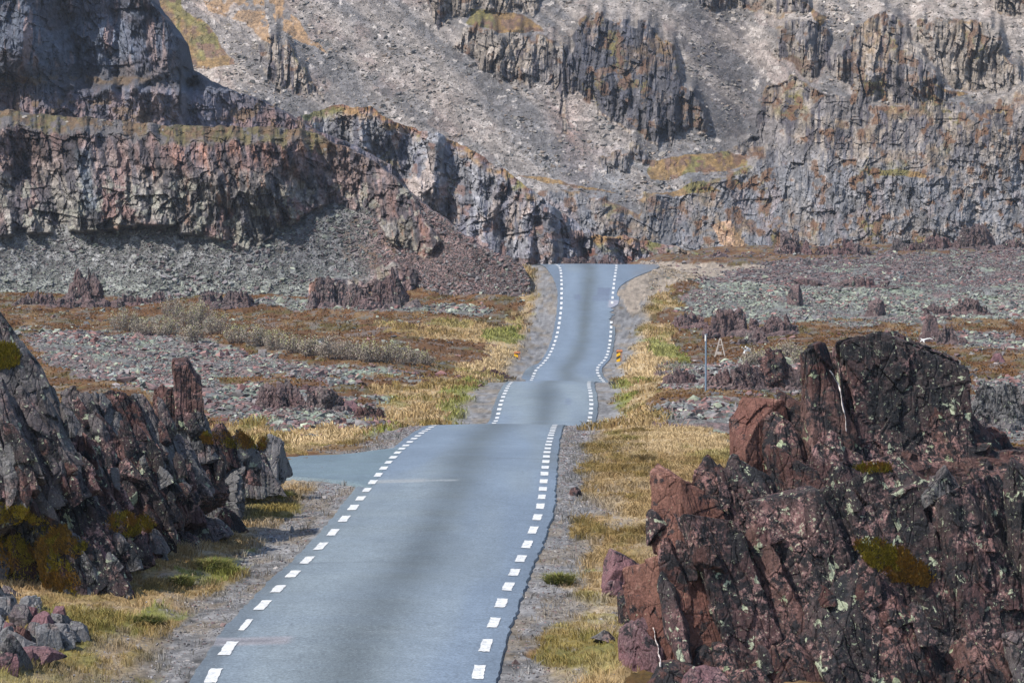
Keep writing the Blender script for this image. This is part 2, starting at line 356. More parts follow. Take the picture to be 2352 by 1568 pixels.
def ground_cover(X, Y, Z):
    """-> colour, grass weight, rubble weight, gravel weight"""
    P = np.stack([X, Y, Z], -1); px, py, D = PROJ(P)
    cx, cz, ch = road_at(Y); s = X-cx; a = np.abs(s)-ch
    n1 = fbm(X/3, Y/4, o=4, seed=31); n2 = fbm(X/2.2+9, Y/5, o=4, seed=37); n3 = fbm(X*1.1, Y*.7, o=4, seed=41); n4 = fbm(X*4, Y*3, o=3, seed=43)
    k = np.clip(60/np.maximum(Y, 30), .15, 1.2)
    args = (n1, n2, 55*k+14, 26*k+6)
    r = polymask(px, py, ZR, *args); g = polymask(px, py, ZG, *args); st = polymask(px, py, ZS, *args); gn = polymask(px, py, ZN, *args)
    C = np.empty(X.shape+(3,), np.float32); C[:] = HEATH
    C = cmix(C, OLIVE*.9, ss(.12, .45, n1+.5*n3)*.8); C = cmix(C, HEATH*1.35, ss(.15, .4, n2)*.6); C = cmix(C, HEATH*.5, ss(.2, .5, -n3)*.6)
    C = cmix(C, DRY*.7, ss(.42, .6, n2-n1*.4)*.5)
    C = cmix(C, GRAVEL*.9, ss(.33, .45, n3)*.5)
    G = DRY+0*C; G = cmix(G, STRAW, ss(.0, .5, n3)*.7); G = cmix(G, OLIVE*1.7, ss(.05, .5, -n1-.3*n3)*.7); G = cmix(G, GREEN*1.1, ss(.3, .55, n2)*.4); G = cmix(G, HEATH*1.2, ss(.15, .45, n4-n1)*.35); G = G*(1+.25*n4[..., None])
    G = cmix(G, STRAW, st*.85); G = cmix(G, GREEN*1.1, gn*.75)
    C = cmix(C, G, g)
    R = RUB+0*C; R = cmix(R, RUBG, ss(-.1, .4, n2)); R = cmix(R, RUBR, ss(.1, .4, n1)*.8); R = cmix(R, DARKR, ss(-.2, .4, n4)*.75)
    C = cmix(C, R, r)
    # gravel shoulder, wider in places, breaking up into the grass
    wd = .75+.35*ss(60, 100, Y)+.6*ss(205, 240, Y)+.35*n1+.5*n3
    wd = wd+np.where(s > 0, .1+.9*ss(235, 262, Y)*(1-ss(284, 288, Y)), .35)
    gv = 1-ss(wd*.8, wd*1.35, a-.35)
    sc = (1-ss(2.0, 4.5, a))*ss(.2, .5, n3+.4*n4)*.5*(Y < 130)
    gv = np.clip(np.maximum(gv, sc), 0, 1)
    tan = inpoly(px+n1*20, py+n2*5, [(1470, 598), (1790, 612), (1640, 632), (1540, 650), (1440, 720), (1420, 700)]).astype(np.float32)
    V = GRAVEL*(1+.45*n4[..., None]+.2*n1[..., None]); V = cmix(V, DRY*.8, ss(.1, .5, n3)*.35)
    C = cmix(C, V, gv); C = cmix(C, np.array((.24, .20, .16), np.float32)*(1+.4*n4[..., None]), tan)
    return C, g*(1-gv)*(1-tan), r*(1-gv)*(1-tan), gv

def build_ground():
    Yr = []; y = 36.
    while y < 455:
        Yr.append(y); y += np.clip(y*y/22000*(1 if y < 120 else .75), .06, 1.2) if y < 300 else 1.6
    Yr = np.array(Yr); nc = 1000
    u = np.linspace(-.262, .262, nc)
    Yg, U = np.meshgrid(Yr, u, indexing='ij'); X = U*Yg
    Z = ground_z(X, Yg)
    C, g, r, gv = ground_cover(X, Yg, Z)
    Z = Z+g*.05*fbm(X*2.5, Yg*2.5, o=2, seed=61)+r*.10*(vor2(X*1.6, Yg*1.6, 63)[2]-.5)+(1-g)*(1-r)*(1-gv)*.10*fbm(X*.9, Yg*.9, o=3, seed=67)
    V = np.stack([X, Yg, Z], -1)
    # skirt reaching out of view on every side
    o = mesh('ground', V, gridf(*X.shape), M['ground'], col=C, smooth=True)
    tag(o, kind='structure')
    print('ground', X.shape)
    return o
build_ground()

# ------------------------------------------------------------------ road: asphalt, painted dashes, junction, turn-out, patches
nb = NB('asphalt', .55, .45)
sep = nb.n('ShaderNodeVertexColor', layer_name='Col')
c = nb.attr()
c = nb.mixc(nb.ramp(nb.noise(1.0, 4, .55, nb.map((.10, .55, 1))), .42, .62, 0, .22), c, (.118, .152, .195))  # bluish sheen of the undulating surface, painted as bands across
c = vary(nb, c, 20, .6, 1.4, 4); c = vary(nb, c, 8, .84, 1.16, 5); c = vary(nb, c, 1.3, .9, 1.1, 4)
c = nb.mixc(nb.ramp(nb.vor(9), .14, .08, 0, .6), c, (.33, .35, .36))
M['asphalt'] = nb.out(c, nb.noise(45, 6), .35, .02)
def road_sheet():
    cx, cz, hh = ROADX, ROADZ, ROADH
    rows = np.unique(np.concatenate([np.arange(31, 130, .25), np.arange(130, 330, .35)]))
    ns = 61; V = []; Cc = []
    wl = []; wr = []
    for Y in rows:
        pl = np.array([np.interp(Y, PL[:, 1], PL[:, k]) for k in (0, 2)]); pr = np.array([np.interp(Y, PR[:, 1], PR[:, k]) for k in (0, 2)])
        el = .36; er = .36
        jag = float(fbm(np.array([Y*.9]), np.array([0.3]), o=4, seed=3, g=.7)[0]); jg2 = float(fbm(np.array([Y*.7]), np.array([7.3]), o=4, seed=4, g=.7)[0])
        er += .035*jag+.03*float(fbm(np.array([Y*4.1]), np.array([2.3]), o=2, seed=6)[0]); el += .035*jg2+.03*float(fbm(np.array([Y*4.3]), np.array([5.3]), o=2, seed=6)[0])
        er -= (.38+.35*jag)*float(ss(247, 249, Y)*(1-ss(256, 258, Y)))                     # broken edge
        el += .45*float(ss(207, 211, Y)*(1-ss(219, 224, Y))); el += 1.1*float(ss(262, 285, Y)); 
        er += 3.9*float(ss(264, 283, Y))+.25*float(ss(257, 259, Y)*(1-ss(261, 263, Y)))
        wl.append(pl[0]-el); wr.append(pr[0]+er)
        x = np.linspace(pl[0]-el, pr[0]+er, ns); t = (x-pl[0])/(pr[0]-pl[0])
        z = pl[1]+(pr[1]-pl[1])*np.clip(t, -.1, 1.1)+.05*(1-(2*np.clip(t, 0, 1)-1)**2)
        z = z+.006*math.sin(Y*.9)*np.sin(x*.6)
        V.append(np.stack([x, np.full(ns, Y), z], -1)); 
        Cc.append(t)
    V = np.array(V); t = np.array(Cc); Yg = V[..., 1]; X = V[..., 0]
    C = np.empty(t.shape+(3,), np.float32); C[:] = (.142, .172, .198)
    wn = .025*fbm(X*.3, Yg*.04, o=2, seed=71)
    band = np.exp(-np.abs((t-.50+wn)/(.155+.015*np.sin(Yg*.07)))**2)*.95                      # darker crown between the two wheel paths
    C = cmix(C, (.085, .10, .112), (ss(.05, -.03, t)+ss(.95, 1.03, t))*.9)
    for tc in (.22, .79): C = cmix(C, (.165, .20, .232), np.exp(-((t-tc+wn)/.08)**2)*.5)
    n = fbm(X*.5, Yg*.12, o=4, seed=73)
    nb_ = fbm(X*.30, Yg*.03, o=3, seed=75); C = cmix(C, (.125, .165, .225), ss(0, .4, nb_)*.55); C = cmix(C, (.17, .20, .21), ss(.05, .45, -nb_)*.5)
    C = cmix(C, (.080, .094, .099), np.clip(band, 0, 1))
    C = C*(1+.12*n[..., None])
    def patch(x0, x1, y0, y1, col, k=1.):
        m = ss(y0, y0+.15, Yg)*(1-ss(y1-.15, y1, Yg))*ss(x0-.02, x0+.02, t+.02*n)*(1-ss(x1-.03, x1+.02, t+.03*n))
        return m*k
    for (a, b, y0, y1, col, k) in [(-.2, .32, 82.6, 83.8, (.24, .25, .25), .8), (.32, .5, 82.9, 83.5, (.24, .25, .25), .7), (-.2, .22, 55.1, 56.0, (.21, .2, .21), .9), (-.1, .15, 55.4, 55.65, (.07, .065, .07), .7),
                                   (.70, .98, 262, 266, (.09, .105, .15), .7), (.25, .38, 260, 262.6, (.09, .105, .15), .6), (.62, .97, 259.3, 262.2, (.09, .105, .15), .5),
                                   (.94, 1.2, 256.5, 260, (.27, .26, .29), .8), (.72, .8, 160, 164, (.10, .12, .17), .5), (.5, .75, 56.2, 56.4, (.28, .3, .3), .5)]:
        C = cmix(C, col, patch(a, b, y0, y1, col, k))
    C = cmix(C, (.13, .125, .12), ss(1.25, 1.75, t+.12*n)*.9)
    for yc in (91.5, 247., 66.1, 118., 241): C = cmix(C, (.07, .08, .09), np.exp(-((Yg-yc-.02*X)/.05)**2)*.5)
    # thickness: skirts down both edges
    top = V; sk = lambda c: np.concatenate([c[:, :1]-[0.02, 0, .06], c, c[:, -1:]+[.02, 0, -.06]], 1)
    V2 = sk(V); C2 = np.concatenate([C[:, :1]*1.1, C, C[:, -1:]*1.1], 1)
    o = mesh('road', V2, gridf(V2.shape[0], V2.shape[1]), M['asphalt'], col=C2, smooth=True); tag(o, kind='structure')
    fm = np.ones(len(o.data.polygons), bool).reshape(-1, ns+1); fm[:, 0] = fm[:, -1] = False; o.data.polygons.foreach_set('use_smooth', np.zeros(fm.size, bool))
    return o, rows, V
road, ROWS, RV = road_sheet()
_rl = RV
def road_z(x, Y):
    x = np.asarray(x, float); Y = np.asarray(Y, float)
    plx = np.interp(Y, PL[:, 1], PL[:, 0]); prx = np.interp(Y, PR[:, 1], PR[:, 0]); plz = np.interp(Y, PL[:, 1], PL[:, 2]); prz = np.interp(Y, PR[:, 1], PR[:, 2])
    t = (x-plx)/(prx-plx)
    return plz+(prz-plz)*np.clip(t, -.1, 1.1)+.05*(1-(2*np.clip(t, 0, 1)-1)**2)+.006*np.sin(Y*.9)*np.sin(x*.6)
def dashes(P, side, per, ph):
    rs = np.random.RandomState(5+side); V = []; Fc = []
    seg = np.sqrt((np.diff(P, axis=0)**2).sum(1)); S = np.concatenate([[0], np.cumsum(seg)])
    s = ph
    while s < S[-1]:
        L = per*.5*rs.uniform(.92, 1.06); nA, nB = 9, 5; hw_ = .112*rs.uniform(.92, 1.05)
        a = np.linspace(s, s+L, nA); c = np.stack([np.interp(a, S, P[:, k]) for k in range(3)], -1)
        T = np.gradient(c, axis=0); T /= np.linalg.norm(T, axis=1)[:, None]
        worn = side == 0 and 55.2 < c[0, 1] < 56.6
        brk = side == 1 and 248 < c[0, 1] < 256
        if brk and rs.rand() < .7: s += per; continue
        for i in range(nA):
            for j in range(nB):
                o = (j/(nB-1)*2-1)*hw_*(1 if not worn else .6)
                e = rs.uniform(-.012, .012) if j in (0, nB-1) else 0
                q = rs.uniform(-.03, .03) if i in (0, nA-1) else 0
                x = c[i, 0]+(o+e)*T[i, 1]+q*T[i, 0]; y = c[i, 1]-(o+e)*T[i, 0]+q*T[i, 1]
                V.append((x, y, 0))
        b = len(V)-nA*nB
        Fc += [[b+i*nB+j, b+i*nB+j+1, b+(i+1)*nB+j+1, b+(i+1)*nB+j] for i in range(nA-1) for j in range(nB-1)]
        s += per
    V = np.array(V); V[:, 2] = road_z(V[:, 0], V[:, 1])+.012
    o = mesh('edge_line', V, Fc, M['paint'], parent=road)
    o['label'] = 'dashed white edge line on the %s of the road' % ('left', 'right')[side]
dashes(PL, 0, 2.35, .1); dashes(PR, 1, 2.35, .4)

def strip_road(name, pts, mat, lift=.03, col=None):
    """a side road: outline strip between two polylines on the ground"""
    A = np.array(pts, float); n = 60; m = 20
    t = np.linspace(0, 1, n); q = np.linspace(0, 1, len(A))
    a = np.stack([np.interp(t, q, A[:, 0, k]) for k in (0, 1)], -1); b = np.stack([np.interp(t, q, A[:, 1, k]) for k in (0, 1)], -1)
    for ax in (0, 1): a[:, ax] = blur(a[:, ax], 3, 0); b[:, ax] = blur(b[:, ax], 3, 0)
    s = np.linspace(0, 1, m)[None, :, None]
    P = a[:, None]*(1-s)+b[:, None]*s
    Z = ground_z(P[..., 0], P[..., 1], False)
    rz = road_z(np.interp(P[..., 1], PL[:, 1], PL[:, 0])-.3, P[..., 1]); 
    k = np.clip(t*2.2, 0, 1)[:, None]; k = k*k*(3-2*k)
    Z = rz*(1-k)+np.maximum(Z+lift, 0*Z-99)*k+.006
    C = np.empty(Z.shape+(3,), np.float32); C[:] = (.10, .135, .15); C *= (1+.12*fbm(P[..., 0], P[..., 1], o=3, seed=5))[..., None]
    V = np.concatenate([P, Z[..., None]], -1)
    e = V.copy()[:, :1]; e[..., 2] -= .15; f = V.copy()[:, -1:]; f[..., 2] -= .15
    V = np.concatenate([e, V, f], 1); C = np.concatenate([C[:, :1], C, C[:, -1:]], 1)
    o = mesh(name, V, gridf(n, m+2), mat, col=C, smooth=True); tag(o, kind='structure'); return o
def lx(Y): return float(np.interp(Y, PL[:, 1], PL[:, 0]))
strip_road('side_road', [((lx(81)+.1, 81), (lx(99)+.1, 99)), ((lx(82.6)-.7, 82.6), (lx(97)-.7, 96.5)), ((lx(84)-1.4, 84.0), (lx(95)-1.5, 95)), ((lx(86)-2.8, 85.2), (lx(92)-2.8, 93.6)), ((lx(86)-5.5, 86.5), (lx(92)-5.5, 93.2)), ((lx(86)-12, 88), (lx(92)-12, 94))], M['asphalt'], .07)

# ------------------------------------------------------------------ rock ridges and the mountain: steep relief surfaces at real distances
def cell1(u, seed, jit=.75):
    """1-D jittered cells: id, signed offset, distance to the nearest edge"""
    k = np.floor(u).astype(np.int64); b1 = np.full(u.shape, 9., np.float32); b2 = b1.copy(); idd = k.copy(); off = b1*0
    for i in (-1, 0, 1):
        c = k+i; p = c+.5+(h01(c, seed)-.5)*jit; dd = np.abs(u-p); m = dd < b1
        b2 = np.where(m, b1, np.minimum(b2, dd)); off = np.where(m, u-p, off); idd = np.where(m, c, idd); b1 = np.where(m, dd, b1)
    return idd, off, b2-b1
def cols(X, Z, cw, chh, amp, lean, seed):
    """jointed, columnar rock: straight stepped ribs, broken across at random heights"""
    u = (X+lean*Z+.9*cw*fbm(X/7, Z/6, o=3, seed=seed+50))/cw+.9*fbm(X/15, Z/30, o=1, seed=seed+52)
    k, off, e = cell1(u, seed)
    v = Z/chh*(.6+.8*h01(k, seed+1))+h01(k, seed+2)*7+.12*off; m = np.floor(v).astype(np.int64)
    r = h01(k, m, seed+3); tx = h01(k, m, seed+4)-.5; fv = v-m
    d = (r-.5)*amp+off*tx*amp*2.2-np.abs(off)*amp*.5-(fv-.5)*(h01(k, m, seed+5)-.2)*amp*.9
    return d, ss(.07, .0, e)*.8, h01(k, m, seed+6)
def rough_rock(X, Z, seed, k=.62):
    d = 4.5*fbm(X/16, Z/11, o=2, seed=seed+60)+7*np.abs(fbm((X+.5*Z)/11, (Z-.2*X)/17, o=3, seed=seed+61))
    for i, (cx, cz, a) in enumerate([(5, 7, 1.2), (2.0, 3.4, .9), (.9, 1.7, .7), (.45, .9, .45)]):
        f1, f2, r, r2, dx, dy = vor2((X+.12*Z)/cx+.35*fbm(X/cx, Z/cz, o=2, seed=seed+i+40), Z/cz, seed+i)
        d = d+a*((r-.5)+dx*(r2-.35)*1.4-dy*.5)
    return d*k
def integrate(rate, P, M, g, decay, step, cap):
    """protrusion of outcrops, accumulated from the bottom row upwards"""
    out = np.zeros_like(M); acc = np.zeros(M.shape[1])
    for i in range(M.shape[0]):
        m = M[i]
        acc = np.minimum(acc+g[i]*step*m, cap)*(m+(1-m)*decay); out[i] = acc
    return out
def relief(name, px0, px1, bot, top, D0, rate, polys, colour, step=2.2, g=.10, cap=9, decay=.86, cw=1.6, chh=7, amp=1.5, lean=.0, seed=1, mat='mount', back=40, warp=(14, 8), xterm=None, nrow=None, ox=400, rough=.35, rough_polys=None, rk=1.0, colk=1.0):
    nx = int((px1-px0)/step); x = np.linspace(px0, px1, nx); b = bot(x); t = top(x)
    nr = nrow or int((b-t).max()/step)
    v = np.linspace(0, 1, nr)[:, None]; PX = np.broadcast_to(x, (nr, nx)).copy(); PY = b+(t-b)*v
    sy = (b-t)/nr
    mpp = D0/F
    X = (PX-1176)*mpp; Z = (784-PY)*mpp
    n1 = fbm(X/5, Z/4, o=4, seed=seed); n2 = fbm(X/4+30, Z/5, o=4, seed=seed+3)
    Mx = np.zeros(PX.shape); 
    kk, _, _ = cell1((X+lean*Z)/cw, seed+11)
    rag = (h01(kk, seed+90)-.5)*24
    Ro = np.zeros(PX.shape)
    for p in polys:
        if rough_polys and p in rough_polys:
            q = inpoly(PX+n1*30, PY+n2*22, p).astype(float); Ro = np.maximum(Ro, q); Mx = np.maximum(Mx, q*.999)
        else: Mx = np.maximum(Mx, inpoly(PX+n1*warp[0], PY+n2*warp[1]+rag, p).astype(float))
    Mb = blur2(Mx, 1, 1); Ro = blur2(Ro, 3, 3)
    R = rate(PX, PY)                       # metres of recession per layout unit upwards
    base = np.cumsum(R*sy, 0)
    gg = np.full(PX.shape, g)*(1+.5*n2); P = integrate(R, None, Mb, gg*(1-.93*Ro), decay, sy.mean(), cap)
    P = blur(P, 2, 1)
    d, crack, rid = cols(X, Z, cw, chh, amp, lean, seed+11); d2, crack2, rid2 = cols(X+3, Z, cw*.42, chh*.5, amp*.45, lean, seed+17)
    d = (d+d2)*colk
    if rough_polys or rk != 1.0:
        q = rough_rock(X, Z, seed+300)
        q = q+.9*fbm(X/1.6, Z/3.4, o=4, seed=seed+320, g=.6)
        d = (d*.85+.45*q)*(1-Ro)+Ro*(q+.28*d)+(0 if rough_polys else (q-1.6)*rk)
    d = d+.35*fbm(X/.8, Z/.9, o=3, seed=seed+310)
    f1, f2, rs, rs2, dx, dy = vor2(X/.75+.3*n1, Z/.5, seed+23)
    sc = (rs-.5)*rough*1.2+dy*rough*.6
    big = 1.6*fbm(X/14, Z/10, o=3, seed=seed+70)
    D = D0+base-P+big-Mb*d-(1-Mb)*sc
    if xterm is not None: D = D+xterm(PX, PY)
    flat = np.gradient(blur2(base-P-Mb*d*.6, 1, 2), axis=0)/sy.mean()
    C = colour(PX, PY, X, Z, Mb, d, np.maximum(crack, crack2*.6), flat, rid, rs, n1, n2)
    D = D+ss(.12, .25, R)*.9*fbm(X/1.5, Z/.4, o=3, seed=seed+400)
    V = W(PX, PY, D)
    if back:
        rows = [V]; last = V[-1:]
        for k, (dy_, dz_) in enumerate([(.25, .02), (.6, .0), (1, -.6), (1, -3)]):
            q = last.copy(); q[..., 1] += back*dy_; q[..., 0] += q[..., 0]/q[..., 1]*back*dy_*.2; q[..., 2] += dz_*back*.25; rows.append(q)
        Cb = np.repeat(C[-1:], 4, 0); V = np.concatenate(rows, 0); C = np.concatenate([C, Cb], 0)
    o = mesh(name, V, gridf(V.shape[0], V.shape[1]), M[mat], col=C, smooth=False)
    print(name, V.shape)
    return tag(o, kind='structure'), (x, b, t, PX, PY, D, Mb)

MP = [  # rock outcrops standing out of the scree
 [(1290, 130), (1330, 55), (1375, 38), (1440, 45), (1500, 62), (1560, 120), (1560, 190), (1592, 215), (1635, 270), (1615, 305), (1575, 305), (1560, 290), (1535, 332), (1480, 322), (1440, 290), (1390, 262), (1330, 215)],
 [(1060, 60), (1150, 70), (1290, 95), (1330, 215), (1250, 192), (1180, 202), (1120, 160), (1070, 115), (1040, 110)],
 [(985, -150), (1320, -150), (1230, 22), (1080, 25), (1000, 60), (985, 20)],
 [(1560, -150), (1870, -150), (1855, 25), (1780, 38), (1700, 32), (1600, 20)],
 [(1785, 60), (1870, 35), (1905, 75), (1900, 130), (1960, 80), (2010, 38), (2065, 36), (2100, 110), (2190, 225), (2130, 262), (2060, 232), (1980, 245), (1900, 150), (1880, 190), (1820, 150), (1780, 120)],
 [(2090, 70), (2150, 40), (2230, 55), (2290, 60), (2310, 110), (2345, 165), (2340, 195), (2230, 212), (2200, 205), (2110, 110)],
 [(1690, 330), (1740, 260), (1785, 185), (1850, 192), (2000, 252), (2180, 250), (2352, 205), (2900, 180), (2900, 800), (1500, 800), (1530, 560), (1480, 480), (1500, 448), (1640, 425), (1735, 400), (1750, 352)],
 [(2230, 300), (2300, 270), (2900, 240), (2900, 400), (2250, 380)],
 [(588, 140), (585, 105), (622, 75), (660, 100), (700, 165), (740, 212), (745, 228), (700, 215), (640, 205), (605, 165)],
 [(1390, 352), (1470, 338), (1480, 378), (1395, 385)],
 [(1180, 415), (1220, 440), (1350, 440), (1500, 500), (1560, 560), (1700, 800), (1150, 800)],
 [(1370, 235), (1400, 240), (1395, 265), (1375, 260)], [(2260, -150), (2900, -150), (2900, 120), (2420, 90), (2280, 10)],
 [(1275, 140), (1290, 190), (1310, 300), (1290, 290)]]
MOSS_M = [[(300, -40), (385, -40), (440, 30), (480, 65), (540, 150), (450, 155), (405, 110)], [(330, 150), (340, 0), (420, 60), (470, 140), (420, 150)],
          [(1470, 372), (1560, 356), (1720, 350), (1725, 384), (1600, 402), (1500, 412)], [(1190, 405), (1250, 404), (1350, 428), (1425, 445), (1300, 425)],
          [(1990, 392), (2130, 396), (2140, 408), (2000, 406)], [(1080, 25), (1200, 30), (1260, 70), (1150, 75), (1060, 60)], [(1500, 445), (1620, 420), (1660, 440), (1560, 450)],
          [(2130, 195), (2230, 210), (2200, 222)], [(1840, 5), (1900, 40), (1880, 60)]]
ORNG_M = [[(430, -60), (570, -60), (625, 92), (590, 90), (560, 60), (490, 25)], [(590, -40), (640, -40), (690, 60), (745, 130), (690, 100), (640, 60)]]
def Ro_moss(PX, PY, n1, n2, n3):
    z = inpoly(PX, PY, [(1650, 320), (1780, 190), (2900, 190), (2900, 620), (1500, 620)])
    return z*ss(.30, .46, n2*.4+n1*.2+n3*.6)*.7
def mount_colour(PX, PY, X, Z, Mb, d, crack, flat, rid, rs, n1, n2):
    n3 = fbm(X/1.2, Z/1.2, o=4, seed=201); n4 = fbm(X/.5, Z/.5, o=2, seed=203); st = fbm(X/.5, Z/3.5, o=4, seed=205)
    C = np.empty(PX.shape+(3,), np.float32); C[:] = (.135, .125, .118)
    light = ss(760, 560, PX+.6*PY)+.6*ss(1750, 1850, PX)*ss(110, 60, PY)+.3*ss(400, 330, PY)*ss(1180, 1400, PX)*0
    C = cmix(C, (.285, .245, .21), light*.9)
    C = cmix(C, (.185, .135, .115), ss(70, 0, np.abs(PX-1300-.2*(PY-260)))*ss(180, 240, PY)*.7+ss(.2, .5, n1)*.4)
    C = cmix(C, (.085, .078, .078), inpoly(PX+20*n1, PY+10*n2, [(1560, 40), (1700, 60), (1800, 210), (1740, 290), (1650, 320), (1610, 200), (1570, 120)])*.8)
    C = cmix(C, (.15, .155, .16), ss(300, 420, PY)*.6)
    dg = fbm((X*.62+Z*.78)/2.2, (X*.78-Z*.62)/16, o=4, seed=207); C = cmix(C, (.215, .19, .168), ss(.05, .4, dg)*.6); C = cmix(C, (.085, .085, .088), ss(.05, .4, -dg)*.6)
    C = C*(.7+.6*rs[..., None])*(1+.25*n3[..., None])
    C = cmix(C, (.34, .31, .28), (rs > .93)*ss(0, .3, n4)*.8)
    Rk = np.empty(C.shape, np.float32); Rk[:] = (.115, .105, .10)
    Rk = cmix(Rk, (.175, .15, .125), ss(-.1, .3, n1+.6*st)); Rk = cmix(Rk, (.055, .05, .055), ss(.05, .4, -st))
    Rk = cmix(Rk, (.045, .046, .055), inpoly(PX+8*n1, PY, MP[0])*.8)  # shade on the column fronts, painted as a dark bluish rock tone
    Rk = cmix(Rk, (.20, .175, .145), (inpoly(PX, PY, [(1000, -200), (1330, -200), (1300, 110), (1040, 120)]) | inpoly(PX, PY, [(2080, -200), (2700, -200), (2700, 240), (2230, 240), (2100, 120)]))*.6)
    Rk = cmix(Rk, (.135, .14, .148), ss(300, 420, PY)*.65); Rk = cmix(Rk, (.15, .125, .122), ss(.15, .4, n2)*ss(380, 470, PY)*.6)
    Rk = cmix(Rk, (.36, .23, .14), inpoly(PX+10*n1, PY+6*n2, [(1640, 515), (1680, 505), (1720, 560), (1700, 575), (1655, 560)])*.75)
    Rk = Rk*(.7+.6*rid[..., None])*(1+.3*n4[..., None]); Rk = cmix(Rk, (.05, .05, .054), crack*.3)
    Rk = cmix(Rk, (.28, .25, .22), ss(.25, .45, n3)*ss(0, .3, st)*.6)
    C = C+(Rk-C)*ss(.3, .7, Mb)[..., None]
    mo = np.zeros(PX.shape); og = mo.copy()
    for p in MOSS_M: mo = np.maximum(mo, inpoly(PX+n1*14, PY+n2*8, p))
    for p in ORNG_M: og = np.maximum(og, inpoly(PX+n1*14, PY+n2*10, p))
    ledge = ss(.06, .22, flat)*ss(.0, .3, n1+.7*n3)*ss(.02, .3, Mb)
    tone = np.array((.155, .095, .032), np.float32)+0*C; tone = cmix(tone, (.11, .095, .025), ss(.1, .4, n2)); tone = cmix(tone, (.10, .055, .03), ss(.1, .4, n3))
    lum = 1+.35*n4
    C = cmix(C, tone*lum[..., None], np.clip(mo*.85+ledge*.7, 0, .9)); C = cmix(C, np.array((.22, .135, .065), np.float32)*lum[..., None], og*ss(-.5, 0, n3)*.8)
    spots = ss(.36, .5, n1*.5+n3*.8)*ss(.2, .6, Mb)*ss(330, 250, PY*0+PY*.0+300)  # scattered moss on the rock
    C = cmix(C, tone, ss(.40, .55, n3*.8+n2*.5)*ss(.2, .7, Mb)*.7)
    C = cmix(C, tone*1.1, Ro_moss(PX, PY, n1, n2, n3))
    return C*1.12*np.array([1, 1, 1.03], np.float32)
lz = lambda v: (lambda x: np.full(x.shape, float(v)))
MROUGH = [MP[6], MP[10]]
MO, MINFO = relief('mountain', -260, 2640, lz(690), lz(-190), 440, lambda X, Y: .13-.03*ss(1700, 1900, X)*ss(250, 350, Y), MP, mount_colour, step=1.8, g=.085, cap=9, decay=.90, cw=1.25, chh=5, amp=1.9, lean=-.06, seed=3,
     xterm=lambda X, Y: 10*np.exp(-((X-1730-.25*(Y-200))/90)**2)*ss(420, 250, Y)-.012*np.clip(X-1800, 0, 900)-.02*np.clip(1000-X, 0, 1300)*0, rough=.28, rough_polys=MROUGH)

# the ridge in front of the mountain, running down to the road (grey, mossy top)
def ridge_top2(x): return np.interp(x, [500, 700, 740, 780, 850, 900, 960, 1010, 1060, 1100, 1150, 1200, 1240, 1290, 1340, 1400, 1470, 1530, 1600, 1680, 1760], [300, 262, 250, 244, 246, 280, 300, 308, 330, 352, 385, 415, 452, 492, 520, 545, 548, 566, 580, 592, 600])+5*fbm(x/22, x*0, o=3, seed=77)
def ridge2_colour(PX, PY, X, Z, Mb, d, crack, flat, rid, rs, n1, n2):
    n3 = fbm(X/1.2, Z/1.2, o=4, seed=211); n4 = fbm(X/.5, Z/.5, o=2, seed=213); st = fbm(X/.6, Z/3., o=4, seed=215)
    C = np.empty(PX.shape+(3,), np.float32); C[:] = (.13, .13, .14); C = cmix(C, (.18, .155, .145), ss(0, .35, n1+.4*st)); C = cmix(C, (.07, .07, .085), ss(.0, .4, -st))
    C = cmix(C, (.12, .115, .13), ss(0, .3, n2)*ss(350, 420, PY)*.7)
    C = C*(.65+.7*rid[..., None])*(1+.3*n4[..., None]); C = cmix(C, (.05, .05, .056), crack*.3)
    t = PY-ridge_top2(PX)
    m = ss(30, 8, t+14*n3)*ss(-.3, .1, n1+.3); m = np.maximum(m, ss(.3, .45, n3*.8+n2*.4)*.6)
    tone = cmix(np.array((.17, .10, .035), np.float32)+0*C, (.10, .095, .022), ss(-.1, .3, n2)); tone = cmix(tone, (.12, .055, .03), ss(0, .4, n3))
    C = cmix(C, tone*(1+.3*n4[..., None]), m*.85)
    C = C*1.35
    C = cmix(C, (.13, .05, .035), ss(30, 0, np.abs(PY-590))*ss(1290, 1330, PX)*ss(1560, 1500, PX)*ss(0, .3, n3)*.8)
    return C
relief('rock_ridge', 500, 1760, lz(700), ridge_top2, 385, lambda X, Y: .05+.10*ss(28, 6, Y-ridge_top2(X)), [[(400, 800), (400, 200), (2000, 200), (2000, 800)]], ridge2_colour, step=2.0, g=0, cw=1.4, chh=5.5, amp=1.0, lean=.05, seed=23, rk=.9, back=12, mat='mount',
       xterm=lambda X, Y: 7*fbm(X/95, Y/260, o=2, seed=9)-5*np.abs(fbm(X/55, Y/200, o=2, seed=15))+.012*np.clip(900-X, 0, 300))

